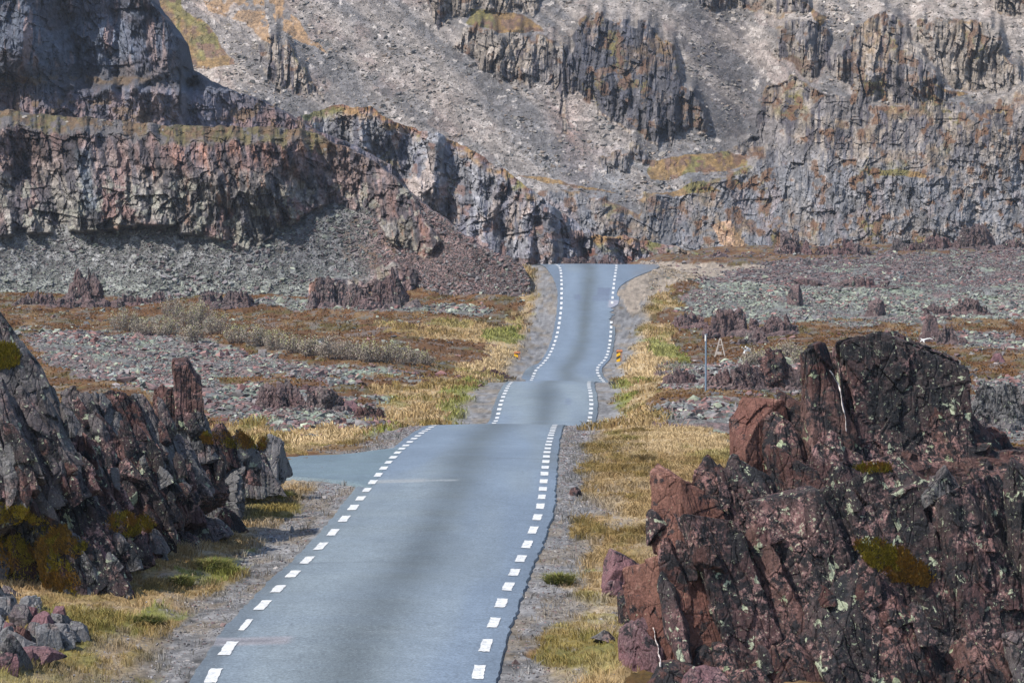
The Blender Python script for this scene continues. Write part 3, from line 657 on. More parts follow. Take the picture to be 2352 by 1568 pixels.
# the dark cliff on the left with its lower shoulder
def cliff_top(x): return np.interp(x, [-300, 300, 330, 345, 375, 400, 412, 416, 440, 480, 540, 600, 660, 700, 740, 800, 900], [-190, -190, -60, 0, 40, 75, 95, 150, 162, 185, 212, 228, 262, 290, 306, 330, 380])+3*fbm(x/14, x*0, o=3, seed=79)
def cliff_colour(PX, PY, X, Z, Mb, d, crack, flat, rid, rs, n1, n2):
    n3 = fbm(X/1.2, Z/1.2, o=4, seed=221); n4 = fbm(X/.5, Z/.5, o=2, seed=223); st = fbm(X/.7, Z/5., o=4, seed=225)
    C = np.empty(PX.shape+(3,), np.float32); C[:] = (.10, .115, .15); C = cmix(C, (.085, .08, .095), ss(0, .3, n1)); C = cmix(C, (.27, .19, .175), ss(.3, .5, st)*ss(-.2, .3, n2)*.7)  # blue shade of the face and its lit pinkish streaks, painted in
    low = ss(190, 240, PY); C = cmix(C, (.15, .125, .14), low*.7); C = cmix(C, (.22, .15, .145), low*ss(.1, .4, n1)*.7); C = cmix(C, (.065, .07, .095), ss(.15, .4, -st)*.7)
    C = cmix(C, (.2, .16, .16), ss(270, 300, PX)*ss(410, 395, PX)*ss(60, 110, PY)*ss(-.1, .3, st)*.7)
    C = C*(.7+.6*rid[..., None])*(1+.25*n4[..., None]); C = cmix(C, (.05, .05, .06), crack*.3)
    led = ss(12, 4, np.abs(PY-182-6*n3))*ss(-.1, .2, n3+.2)*ss(400, 300, PX)+ss(.35, .5, n3*.6+n2*.5)*low
    C = cmix(C, (.075, .07, .075), ss(34, 14, np.abs(PY-178))*.75)  # ledge painted darker to hold down the sunlight it catches
    C = cmix(C, (.14, .09, .04), led*.6)
    return C*.92
relief('dark_cliff', -260, 900, lz(420), cliff_top, 372, lambda X, Y: .012+.03*ss(200, 185, Y)*ss(160, 175, Y)+.05*ss(410, 430, X), [[(-400, 900), (-400, -300), (1000, -300), (1000, 900)]], cliff_colour, step=2.0, g=0, cw=2.2, chh=11, amp=1.2, lean=.12, seed=43, rk=.45, back=25, mat='mount',
       xterm=lambda X, Y: np.interp(X, [-300, 0, 50, 200, 270, 300, 385, 420, 900], [-4, 0, 1, 14, 18, 14, 15, 22, 40])*ss(222, 165, Y+16*fbm(X/28, Y/28, o=3, seed=95))+np.interp(X, [-300, 420, 900], [0, 6, 22])*(1-ss(222, 165, Y+16*fbm(X/28, Y/28, o=3, seed=95))))

# the red-brown ridge on the left, its scree apron and mossy plateau
def red_top(x): return np.interp(x, [-300, 0, 100, 250, 400, 520, 620, 700, 745, 800, 860, 900, 940, 1000, 1060, 1110, 1160, 1195, 1215], [250, 254, 262, 276, 288, 292, 292, 298, 318, 342, 372, 405, 440, 490, 535, 570, 592, 606, 640])+4*fbm(x/18, x*0, o=3, seed=81)
def red_foot(x): return np.interp(x, [-300, 0, 300, 450, 560, 620, 680, 760, 830, 900], [535, 535, 522, 535, 568, 545, 510, 470, 455, 452])+6*fbm(x/30, x*0, o=3, seed=83)
def red_colour(PX, PY, X, Z, Mb, d, crack, flat, rid, rs, n1, n2):
    n3 = fbm(X/.9, Z/.9, o=4, seed=231); n4 = fbm(X/.35, Z/.35, o=2, seed=233); st = fbm(X/.5+.25*Z, Z/2.6, o=4, seed=235)
    C = np.empty(PX.shape+(3,), np.float32); C[:] = (.12, .09, .085)
    C = cmix(C, (.125, .085, .08), ss(-.15, .25, n1+.5*st)); C = cmix(C, (.16, .155, .14), ss(-.05, .3, n2)*ss(330, 460, PY)*.8); C = cmix(C, (.04, .038, .045), ss(.0, .35, -st)*.85)
    C = cmix(C, (.19, .10, .07), ss(.30, .45, st)*ss(0, .3, n1)*.55)
    C = cmix(C, (.08, .095, .11), ss(26, 8, np.abs(PX-200+.15*(420-PY)))*ss(330, 350, PY)*ss(505, 470, PY)*.7)
    C = C*(.6+.75*rid[..., None])*(1+.4*n4[..., None]); C = cmix(C, (.045, .04, .045), crack*.3)
    C = cmix(C, (.25, .25, .21), ss(.36, .5, n3)*ss(380, 440, PY)*.5)
    S = np.empty(C.shape, np.float32); S[:] = (.125, .125, .125); S = cmix(S, (.115, .08, .077), ss(780, 900, PX+40*n2)*.9); S = cmix(S, (.075, .075, .08), ss(560, 660, PX)*ss(860, 760, PX)*.7)
    S = cmix(S, (.155, .17, .14), ss(590, 680, PY)*ss(900, 700, PX)*.5); S = S*(.55+.9*rs[..., None])*(1+.3*n4[..., None])
    C = C+(S-C)*(1-ss(.3, .7, Mb))[..., None]
    tp = PY-red_top(PX)+14*fbm(PX/38, PY*0+.5, o=3, seed=91); m = ss(44, 28, tp+14*n3)*ss(-.25, .05, n1*.6+n3*.8+.12)*ss(780, 720, PX)+ss(.34, .46, n3*.7+n2*.4)*ss(800, 900, PX+200)*.5
    tone = cmix(np.array((.085, .07, .025), np.float32)+0*C, (.095, .06, .03), ss(-.1, .3, n3)); C = cmix(C, (.09, .085, .085), ss(44, 34, tp)*ss(780, 720, PX)*.8)
    C = cmix(C, tone*(1+.3*n4[..., None]), np.clip(m, 0, 1)*.85)
    return C*1.2
def red_rate(X, Y):
    f = ss(-6, 6, Y-red_foot(X)); tp = Y-red_top(X)
    tp = tp+14*fbm(X/38, Y*0+.5, o=3, seed=91)
    return .035+.025*f+.05*ss(850, 950, X)*ss(1300, 1150, X)*(1-f)*.5+.28*ss(40, 30, tp)*ss(760, 700, X)
RO, RINFO = relief('red_ridge', -260, 1215, lambda x: np.interp(x, [-300, 700, 1100, 1215], [712, 722, 735, 700]), red_top, 279, red_rate,
       [[(-400, 200), (-400, 535), (0, 535), (300, 522), (450, 535), (560, 568), (620, 545), (680, 510), (760, 470), (830, 480), (900, 560), (980, 600), (1010, 560), (960, 470), (900, 400), (760, 250)],
        [(700, 690), (730, 640), (830, 650), (900, 600), (960, 620), (950, 690), (820, 702)]], red_colour, step=1.9, g=.02, cap=3, decay=.9, cw=1.5, chh=5, amp=.6, lean=.24, seed=53, rk=.55, back=14, mat='ridge', rough=.4,
       xterm=lambda X, Y: np.interp(X, [-300, 0, 800, 950, 1080, 1215], [3, 3, 0, -5, -13, -15])+0*X)

# ------------------------------------------------------------------ loose stone
def _templates(n=14):
    import bmesh
    T = []; rs = np.random.RandomState(11)
    for k in range(n):
        bm = bmesh.new()
        for i in range(9):
            v = rs.normal(size=3); v /= np.linalg.norm(v); v *= rs.uniform(.75, 1); bm.verts.new((v[0], v[1]*.9, v[2]*.75))
        r = bmesh.ops.convex_hull(bm, input=bm.verts); bmesh.ops.triangulate(bm, faces=bm.faces)
        bm.verts.ensure_lookup_table(); bm.verts.index_update()
        T.append((np.array([v.co[:] for v in bm.verts], np.float32), np.array([[v.index for v in f.verts] for f in bm.faces], np.int32))); bm.free()
    return T
TPL = _templates()
def stones(name, P, size, colr, mat, seed=0, flat=.65):
    rs = np.random.RandomState(seed); Vs = []; Fs = []; Cs = []; off = 0; N = len(P)
    which = rs.randint(0, len(TPL), N)
    for k, (tv, tf) in enumerate(TPL):
        i = np.where(which == k)[0]; n = len(i)
        if not n: continue
        a = rs.uniform(0, 6.28, n); b = rs.normal(0, .35, n)
        sc = size[i, None]*np.stack([rs.uniform(.7, 1.35, n), rs.uniform(.6, 1.2, n), rs.uniform(flat*.6, flat*1.4, n)], -1)
        v = tv[None]*sc[:, None]
        x = v[..., 0]*np.cos(b)[:, None]-v[..., 2]*np.sin(b)[:, None]; z = v[..., 0]*np.sin(b)[:, None]+v[..., 2]*np.cos(b)[:, None]; y = v[..., 1]
        v = np.stack([x*np.cos(a)[:, None]-y*np.sin(a)[:, None], x*np.sin(a)[:, None]+y*np.cos(a)[:, None], z], -1)+P[i][:, None]
        Vs.append(v.reshape(-1, 3)); Fs.append((tf[None]+off+np.arange(n)[:, None, None]*len(tv)).reshape(-1, 3)); off += n*len(tv)
        Cs.append(np.repeat(colr[i], len(tv), 0))
    return mesh(name, np.concatenate(Vs), np.concatenate(Fs), M[mat], col=np.concatenate(Cs))
def pick(rs, n, pal, var=.3):
    pal = np.array(pal, np.float32); c = pal[rs.randint(0, len(pal), n)]; return c*rs.uniform(1-var, 1+var, (n, 1)).astype(np.float32)
PAL_G = [(.16, .17, .165), (.20, .215, .19), (.25, .275, .21), (.11, .11, .115), (.15, .10, .10), (.19, .17, .17), (.13, .135, .13)]
PAL_R = [(.17, .09, .085), (.12, .085, .085), (.15, .14, .14), (.07, .065, .07), (.22, .13, .12)]
def scree_on(info, name, n, keep, smin, smax, pal, seed, label_kind='stuff', sink=.15, mat='stone'):
    x, b, t, PX, PY, D, Mb = info; rs = np.random.RandomState(seed)
    i = rs.randint(0, D.shape[0], n*3); j = rs.randint(0, D.shape[1], n*3)
    kx, ky, kd = PX[i, j], PY[i, j], D[i, j]
    ok = keep(kx, ky, Mb[i, j]) & (kx > -60) & (kx < 2420); kx, ky, kd = kx[ok][:n], ky[ok][:n], kd[ok][:n]
    P = W(kx, ky, kd-.05); m = len(P); s = smin+(smax-smin)*rs.power(.16, m)*(.45+.8*ss(-.2, .4, fbm(kx/60, ky/40, o=3, seed=seed))) ; s = np.where(rs.rand(m) < .5, s*.6, s)
    return tag(stones(name, P, s, pick(rs, m, pal) if not callable(pal) else pal(kx, ky, rs), mat, seed), kind='stuff'), m
def red_pal(kx, ky, rs):
    n = len(kx); g = pick(rs, n, [(.13, .135, .135), (.17, .18, .16), (.21, .225, .185), (.09, .09, .095), (.12, .095, .098), (.15, .14, .145)], .4)*(.8+.35*ss(590, 690, ky))[:, None]; r = pick(rs, n, [(.13, .09, .088), (.095, .08, .082), (.12, .115, .118), (.16, .105, .10), (.06, .055, .06)], .4); d = pick(rs, n, [(.08, .085, .09), (.11, .12, .12), (.14, .15, .13), (.1, .08, .085)])
    u = rs.rand(n); g = np.where((u < .85*ss(780, 900, kx))[:, None], r, g); g = np.where(((u < .75) & (kx > 560) & (kx < 860) & (ky < 640))[:, None], d, g); return g
scree_on(RINFO, 'scree_slope', 26000, lambda x, y, m: (m < .35) & (y > red_foot(x)-20), .12, .50, red_pal, 71)
scree_on(RINFO, 'plateau_stones', 900, lambda x, y, m: (y < red_top(x)+30) & (x < 760), .12, .55, [(.17, .16, .15), (.24, .22, .2), (.12, .10, .10), (.3, .27, .24)], 75)
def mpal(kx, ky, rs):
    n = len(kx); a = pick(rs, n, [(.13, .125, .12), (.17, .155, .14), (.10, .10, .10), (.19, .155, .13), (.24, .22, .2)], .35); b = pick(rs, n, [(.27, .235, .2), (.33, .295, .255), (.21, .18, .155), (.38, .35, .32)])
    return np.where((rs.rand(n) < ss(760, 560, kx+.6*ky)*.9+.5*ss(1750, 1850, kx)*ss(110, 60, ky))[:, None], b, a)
def notmoss(x, y):
    q = np.zeros(x.shape, bool)
    for p in MOSS_M+ORNG_M: q |= inpoly(x, y, p)
    return ~q
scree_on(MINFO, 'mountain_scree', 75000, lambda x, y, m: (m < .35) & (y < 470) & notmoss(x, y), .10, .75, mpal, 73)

def ground_pts(n, y0, y1, sx0, sx1, seed, wfun):
    rs = np.random.RandomState(seed); Y = np.sqrt(rs.uniform(y0**2, y1**2, n)); U = rs.uniform(-.2, .2, n); X = U*Y
    Z = ground_z(X, Y); C, g, r, gv = ground_cover(X, Y, Z); wgt = wfun(X, Y, g, r, gv); q = np.abs(X-road_at(Y)[0])-road_at(Y)[2]; ok = (rs.rand(n) < wgt) & (q > .42+.12*rs.rand(n)+3.9*ss(264, 283, Y)*(X > road_at(Y)[0])) & ~((Y > 82) & (Y < 97) & (X < road_at(Y)[0]) & (Y > 82.6+.55*np.clip(q, 0, 20)) & (Y < 96-.45*np.clip(q, 0, 5)))
    return X[ok], Y[ok], Z[ok], C[ok], rs
X, Y, Z, C, rs = ground_pts(420000, 125, 400, 0, 0, 91, lambda X, Y, g, r, gv: r*(.25+.75*ss(-.4, .1, fbm(X/3, Y/6, o=3, seed=501)))+.025*(1-g)*(1-gv))
n = len(X); s = .07+.34*rs.power(.16, n)+Y*.00028; s = s*(.7+.6*ss(-.3, .4, fbm(X/5, Y/8, o=3, seed=503))); s = np.where(rs.rand(n) < .006, s*rs.uniform(1.5, 2.6, n), s); pal = pick(rs, n, PAL_G, .45); far = (rs.rand(n) < .45)[:, None]
pal = np.where(far, pick(rs, n, PAL_R), pal); mauve = (Y > 282)[:, None] & (rs.rand(n) < .75)[:, None]; pal = np.where(mauve, pick(rs, n, [(.10, .075, .078), (.075, .07, .075), (.13, .12, .12), (.12, .08, .08)]), pal); green = ((Y > 238) & (Y < 282))[:, None] & (rs.rand(n) < .5)[:, None]; pal = np.where(green, pick(rs, n, [(.22, .24, .195), (.17, .185, .16), (.12, .125, .12)]), pal)
tag(stones('rubble_field', np.stack([X, Y, Z+.03], -1), s, pal, 'stone', 93, .6), kind='stuff'); print('rubble', n)
X, Y, Z, C, rs = ground_pts(260000, 42, 125, 0, 0, 95, lambda X, Y, g, r, gv: gv*.85+g*.035+.10*r)
n = len(X); s = .012+.03*rs.power(.35, n)+.00018*Y; s = np.where((rs.rand(n) < .004), s*3.5, s)
tag(stones('gravel', np.stack([X, Y, Z+.004], -1), s, pick(rs, n, [(.15, .145, .15), (.21, .2, .21), (.28, .26, .25), (.10, .10, .105), (.17, .12, .115)]), 'stone', 97, .6), kind='stuff'); print('gravel', n)

# ------------------------------------------------------------------ grass
def blades(name, X, Y, Z, C, rs, h, wd, lean, tint, pert=1):
    n = len(X); X = np.repeat(X, pert); Y = np.repeat(Y, pert); Z = np.repeat(Z, pert); C = np.repeat(C, pert, 0); h = np.repeat(h, pert); wd = np.repeat(wd, pert); n = len(X)
    a = rs.uniform(0, 6.28, n); r = rs.rand(n)**.5*.06*(1+3*h)
    if pert > 1: X = X+np.cos(a)*r; Y = Y+np.sin(a)*r
    hh = h*rs.uniform(.5, 1.15, n); l = lean*hh*rs.uniform(.3, 1.3, n)
    b = a+rs.normal(0, .6, n)
    b0 = np.stack([X-wd*.5, Y, Z-.02], -1); b1 = np.stack([X+wd*.5, Y, Z-.02], -1)
    m0 = np.stack([X+np.cos(b)*l*.35-wd*.4, Y+np.sin(b)*l*.35, Z+hh*.62], -1); m1 = m0+np.stack([wd*.8, 0*wd, 0*wd], -1)
    tp = np.stack([X+np.cos(b)*l*1.1, Y+np.sin(b)*l*1.1, Z+hh*.95], -1)
    V = np.stack([b0, b1, m1, m0, tp], 1).reshape(-1, 3)
    i = (np.arange(n)*5)[:, None]; Fq = np.concatenate([i+[0, 1, 2], i+[0, 2, 3], i+[3, 2, 4]], 0)
    Cc = np.repeat((C*tint(n, rs)), 5, 0)
    return tag(mesh(name, V, Fq, M['grass'], col=Cc), kind='stuff')
def tint(n, rs): return (1.15*rs.uniform(.55, 1.55, (n, 1))*np.array([1, .97, .9])).astype(np.float32)
def gclump(X, Y): return ss(-.35, .35, fbm(X*1.3, Y*1.1, o=3, seed=301))
X, Y, Z, C, rs = ground_pts(220000, 42, 110, 0, 0, 101, lambda X, Y, g, r, gv: (g*.9*(.4+.6*gclump(X, Y))+.03*gv*(1-g)))
h = (.05+.13*gclump(X+3, Y)**2.5+.04*rs.rand(len(X)))
blades('dry_grass', X, Y, Z, C, rs, h, .007+.00013*Y, .75, tint, 5); print('grass', len(X))
X, Y, Z, C, rs = ground_pts(200000, 110, 290, 0, 0, 103, lambda X, Y, g, r, gv: g*.95*(.4+.6*gclump(X*.6, Y*.6)))
blades('distant_grass', X, Y, Z, C, rs, (.12+.25*gclump(X*.6, Y*.6)**2), .03+.0002*Y, .6, tint, 2)
X, Y, Z, C, rs = ground_pts(260000, 100, 290, 0, 0, 105, lambda X, Y, g, r, gv: .85*(1-g)*(1-r)*(1-gv)*(gclump(X*.8, Y*.5)*.8+.2))
blades('heath', X, Y, Z, C, rs, .06+.10*rs.rand(len(X)), .05+.0003*Y, .6, tint, 1)

# ------------------------------------------------------------------ rock blocks
def cubedirs(n):
    g = np.tan(np.linspace(-1, 1, n)*math.pi/4); a, b = np.meshgrid(g, g, indexing='ij'); o = np.ones_like(a); V = []; Fq = []; f = gridf(n, n); k = n*n
    for i, q in enumerate([(o, a, b), (-o, b, a), (b, o, a), (a, -o, b), (a, b, o), (b, a, -o)]):
        V.append(np.stack(q, -1).reshape(-1, 3)); Fq.append(f[:, ::-1]+i*k)
    V = np.concatenate(V); return V/np.linalg.norm(V, axis=1)[:, None], np.concatenate(Fq)
_cd = {}
def rot(ax, a):
    c, s = math.cos(a), math.sin(a)
    return np.array({'x': [[1, 0, 0], [0, c, -s], [0, s, c]], 'y': [[c, 0, s], [0, 1, 0], [-s, 0, c]], 'z': [[c, -s, 0], [s, c, 0], [0, 0, 1]]}[ax])
def block(ax, R, seed, n=24, rough=.12, layer=.35, lam=.06, taper=.15, p=16, cut=7, jit=.22, step=.09, cell=.6):
    p = p*3; cut += 5
    """one jointed rock body: faceted by planes, stepped along its bedding, chipped; local coordinates"""
    if n not in _cd: _cd[n] = cubedirs(n)
    d, f = _cd[n]; rs = np.random.RandomState(seed)
    N = [(1, 0, 0), (-1, 0, 0), (0, 1, 0), (0, -1, 0), (0, 0, 1), (0, 0, -1)]; N = [np.array(q, float)+rs.normal(0, jit, 3)*[1, 1, 1] for q in N]
    dist = [1.]*6
    for i in range(cut):
        q = rs.normal(size=3); q[2] = abs(q[2])*.8; N.append(q); dist.append(rs.uniform(.74, 1.08))
    acc = 0
    for q, ds in zip(N, dist):
        q = q/np.linalg.norm(q); acc = acc+(np.maximum(d@q, 0)/ds)**p
    r = acc**(-1/p); ax = np.array(ax, float)
    P = d*r[:, None]*ax
    tz = P[:, 2]/ax[2]; P[:, 0] *= 1-taper*np.clip(tz, -1, 1); P[:, 1] *= 1-taper*np.clip(tz, -1, 1)
    o = rs.uniform(0, 50, 3); q = P+o; m = ax.min()
    u = q[:, 0]/layer+.35*fbm(q[:, 1]/m, q[:, 2]/m/2, q[:, 0]/m, o=2, seed=seed)
    ly = h01(np.floor(u).astype(int), seed)-.5; gr = ss(.12, 0, np.abs(u-np.round(u)))
    nn = fbm(q[:, 0]/m*.9, q[:, 1]/m*.9, q[:, 2]/m*.6, o=6 if n > 30 else 4, seed=seed+2, g=.55)
    f1, f2, rv = vor3(q[:, 0]/cell, q[:, 1]/cell, q[:, 2]/cell/1.6, seed+5)
    g1, g2, rv2 = vor3(q[:, 0]/cell*2.7, q[:, 1]/cell*2.7, q[:, 2]/cell*1.5, seed+6)
    dr = nn*rough*m*.6+ly*lam*m*1.8+(rv-.5)*step*m*1.4+(rv2-.5)*step*m*.6-gr*lam*m*.8
    nrm = P/ax**2; nrm /= np.linalg.norm(nrm, axis=1)[:, None]+1e-9
    P = P+nrm*dr[:, None]
    return (P@R.T), f
def R3(tilt, yaw=0, pitch=0): return rot('y', math.radians(-tilt))@rot('x', math.radians(pitch))@rot('z', math.radians(yaw))
def D_at(px, py, d0=42, d1=420):
    D = np.linspace(d0, d1, 1600); P = W(px, py, D); g = ground_z(P[:, 0], P[:, 1], False); k = np.where(P[:, 2] <= g)[0]
    return float(D[k[0]]) if len(k) else float(d1)
def mergeb(L):
    V = []; Fq = []; o = 0
    for v, f in L: V.append(v); Fq.append(f+o); o += len(v)
    return np.concatenate(V), np.concatenate(Fq)
def outcrop(name, px, py, wd, ht, mat, label, cat, group=None, seed=0, D=None, style='crag', tilt=12, n=13, cnt=None):
    """a free-standing crag or boulder: base at layout (px,py), size in layout units"""
    D = D or D_at(px, py); m = D/F; B = W(px, py, D); w_, h_ = wd*m, ht*m; rs = np.random.RandomState(seed*7+3); L = []
    if style == 'boulder':
        v, f = block((w_/2, w_*.42, h_*.60), R3(rs.uniform(-8, 8), rs.uniform(-40, 40)), seed, 20, .15, w_*.3, .03, .12, 12, 8, .28, .06, w_*.35); L.append((v+[0, 0, h_*.42], f))
    else:
        w_ *= 1.25; h_ *= .78
        k = cnt or int(np.clip(wd/max(ht, 1)*7+8, 9, 30))
        v, f = block((w_*.5, min(w_*.3, h_), h_*.28), R3(0, 0, 0), seed*5+1, 16, .5, .4, .1, .3, 4, 2, .3, .2, .5); L.append((v+[0, 0, h_*.02], f))
        for i in range(10):
            bb_ = h_*rs.uniform(.08, .2); v, f = block((bb_*1.5, bb_, bb_), R3(rs.uniform(-20, 30), rs.uniform(0, 90), 0), seed*17+i, 8, .3, bb_, .1, .2, 8, 4, .3, .2, .3); L.append((v+[rs.uniform(-.6, .6)*w_, -rs.uniform(.1, .5)*min(w_, 2*h_), bb_*.3], f))
        for i in range(k):
            t = (i+.5)/k*2-1 if i < k*.6 else rs.uniform(-.9, .9); t += rs.uniform(-.1, .1)
            env = max(.35, (1-abs(t-.2*math.sin(seed*2.3))**4))*rs.uniform(.6, 1.05)
            bw = w_/k*rs.uniform(1.3, 2.4)+.16*h_*rs.rand(); bh = h_*env*.64
            yy = rs.uniform(-.5, .6)*min(w_, 2.2*h_)*.35*(1 if i >= k*.6 else .5)
            v, f = block((bw*.62, bw*rs.uniform(.5, 1.), bh), R3(tilt*rs.uniform(.5, 1.5), rs.uniform(-35, 35), rs.uniform(-6, 6)), seed*31+i, n, .30, bw*.3, .12, .05, 9, 2, .26, .30, max(.3*bw, .2))
            L.append((v+[t*w_*.46, yy, bh*.72], f))
    V, Fq = mergeb(L); z = gz(B[0], B[1]); base = np.array([B[0], B[1], min(z, B[2])-.02*h_])
    o = mesh(name, V+base, Fq, M[mat], origin=base)
    return tag(o, label, cat, group)
CR = [
 ('crag', 205, 700, 112, 80, 'midred', 'pointed reddish crag at the foot of the grey scree, far left', 1), ('crag', 112, 702, 115, 30, 'midred', 'low broken red rocks left of the pointed reddish crag', 2),
 ('crag', 300, 698, 70, 26, 'midrock', 'small dark rock just right of the pointed reddish crag', 3), ('crag', 372, 694, 50, 28, 'midrock', 'pale lumpy rock on the heath between the pointed crag and the twin crag', 4),
 ('crag', 490, 700, 54, 40, 'midrock', 'left half of the twin crag standing above the shrubs', 5), ('crag', 540, 705, 72, 44, 'midred', 'right half of the twin crag above the shrubs, with a pink stone at its foot', 6),
 ('crag', 1585, 752, 66, 42, 'midrock', 'dark crag on moss nearest the road on its right side', 7), ('crag', 1690, 768, 110, 66, 'midred', 'widest purple crag between the road and the green rubble', 8),
 ('crag', 1730, 790, 50, 42, 'midrock', 'stubby crag in front of the widest purple crag', 9), ('crag', 1800, 768, 78, 50, 'midred', 'slanting two-toned crag at the edge of the green rubble', 10),
 ('crag', 1822, 606, 70, 88, 'midrock', 'tall dark twin-topped pinnacle on the skyline of the rubble field', 11), ('crag', 1900, 602, 70, 40, 'midrock', 'humped dark crag right of the tall pinnacle', 12),
 ('crag', 1975, 606, 120, 56, 'midrock', 'broad grey crag midway between the pinnacle and the red peak', 13), ('crag', 2075, 586, 70, 42, 'midrock', 'jagged crag with small points left of the red peak', 14),
 ('crag', 2160, 580, 90, 46, 'midrock', 'low mossy crag touching the left side of the red peak', 15), ('crag', 2250, 572, 84, 66, 'midred', 'dark red triangular peak on the far right skyline', 16),
 ('crag', 2330, 578, 70, 34, 'midrock', 'low dark crag right of the red peak at the frame edge', 17), ('crag', 1655, 606, 70, 30, 'midrock', 'low crag behind the gravel turnout', 18), ('crag', 1735, 606, 80, 32, 'midrock', 'low crag between the turnout and the tall pinnacle', 19),
 ('crag', 1345, 612, 150, 36, 'midred', 'rusty rocks showing just over the crest of the road', 20),
 ('crag', 1570, 885, 74, 42, 'midrock', 'lichened crag left of the metal post', 21), ('crag', 1660, 892, 74, 50, 'midrock', 'grey crag just right of the metal post', 22), ('crag', 1725, 896, 84, 74, 'midred', 'reddish jagged crag left of the dark pillar', 23),
 ('crag', 1782, 896, 38, 108, 'maroon', 'slim dark pillar of rock with a rusty tip', 24), ('crag', 1832, 895, 74, 62, 'midred', 'rugged crag right of the slim dark pillar', 25), ('crag', 1890, 900, 60, 62, 'midrock', 'pale flecked crag behind the red spire', 26),
 ('crag', 660, 936, 112, 66, 'midrock', 'fluted grey crag with a flat top beyond the left outcrop', 27), ('crag', 738, 938, 84, 62, 'midrock', 'rounded grey crag with slanting ribs beside the fluted one', 28),
 ('crag', 855, 962, 70, 38, 'maroon', 'pile of dark slabs beside the pink boulder', 29), ('boulder', 801, 944, 54, 24, 'plum', 'smooth pink boulder lying near the first crest of the road', 30),
 ('boulder', 1826, 700, 36, 44, 'midred', 'pointed brick-red boulder standing in the green rubble', 31), ('boulder', 2012, 724, 40, 40, 'midred', 'red boulder above the brown heath strip, right of centre', 32),
 ('boulder', 1862, 655, 70, 20, 'midrock', 'low dark boulder with a black crack in the rubble', 33), ('crag', 2225, 722, 70, 44, 'midred', 'cluster of red rocks in the rubble at far right', 34), ('crag', 2160, 724, 60, 26, 'midred', 'small red rocks left of the cluster in the far right rubble', 35),
 ('crag', 1975, 660, 120, 26, 'midrock', 'long low crag in the upper rubble below the skyline', 36), ('boulder', 2130, 785, 34, 64, 'midred', 'pink upright stone behind the big black slab', 37), ('crag', 2185, 790, 50, 44, 'midred', 'red stump of rock beside the pink upright stone', 38),
 ('boulder', 448, 890, 22, 14, 'plum', 'red block on rubble', 39), ('boulder', 585, 944, 34, 14, 'plum', 'flat red stones in front of the fluted crag', 40), ('boulder', 1665, 742, 16, 24, 'rust', 'little orange-pink standing stone near the dark crag', 41),
 ('crag', 1130, 862, 60, 18, 'maroon', 'dark stones at the edge of the straw grass left of the dip', 42), ('boulder', 536, 975, 28, 16, 'pale', 'pale round stone behind the mossy block', 43),
 ('crag', 755, 705, 70, 78, 'midrock', 'square grey crag at the foot of the dark scree', 45), ('crag', 830, 706, 60, 66, 'midrock', 'grey crag with moss beside the square one, foot of the scree', 46), ('crag', 895, 704, 84, 84, 'midrock', 'rough ribbed crag where grey scree turns red', 47),
 ('crag', 2310, 985, 120, 140, 'grey', 'grey ribbed crag behind the big black slab at the right edge', 48), ('boulder', 2290, 830, 30, 20, 'plum', 'small pink stone on heath at right edge', 49),
 ('boulder', 330, 770, 40, 12, 'midrock', 'low grey boulder left of the shrubs', 50), ('crag', 720, 900, 60, 18, 'midrock', 'half buried stones on the olive heath slope', 51),
]
for st, px, py, w_, h_, mt, lab, sd_ in CR:
    if sd_ == 39: continue
    big = sd_ in (24,)
    dd = 372 if sd_ in (13, 11, 12, 14, 15, 16, 17, 18, 19) else (300 if sd_ == 20 else None)
    outcrop('boulder' if st == 'boulder' else 'crag', px, py, w_, h_, mt, lab, 'boulder' if st == 'boulder' else 'rock', seed=sd_, D=dd, style=st, cnt=3 if big else None, n=22 if py > 860 else 14, tilt=14 if py > 800 else 6)

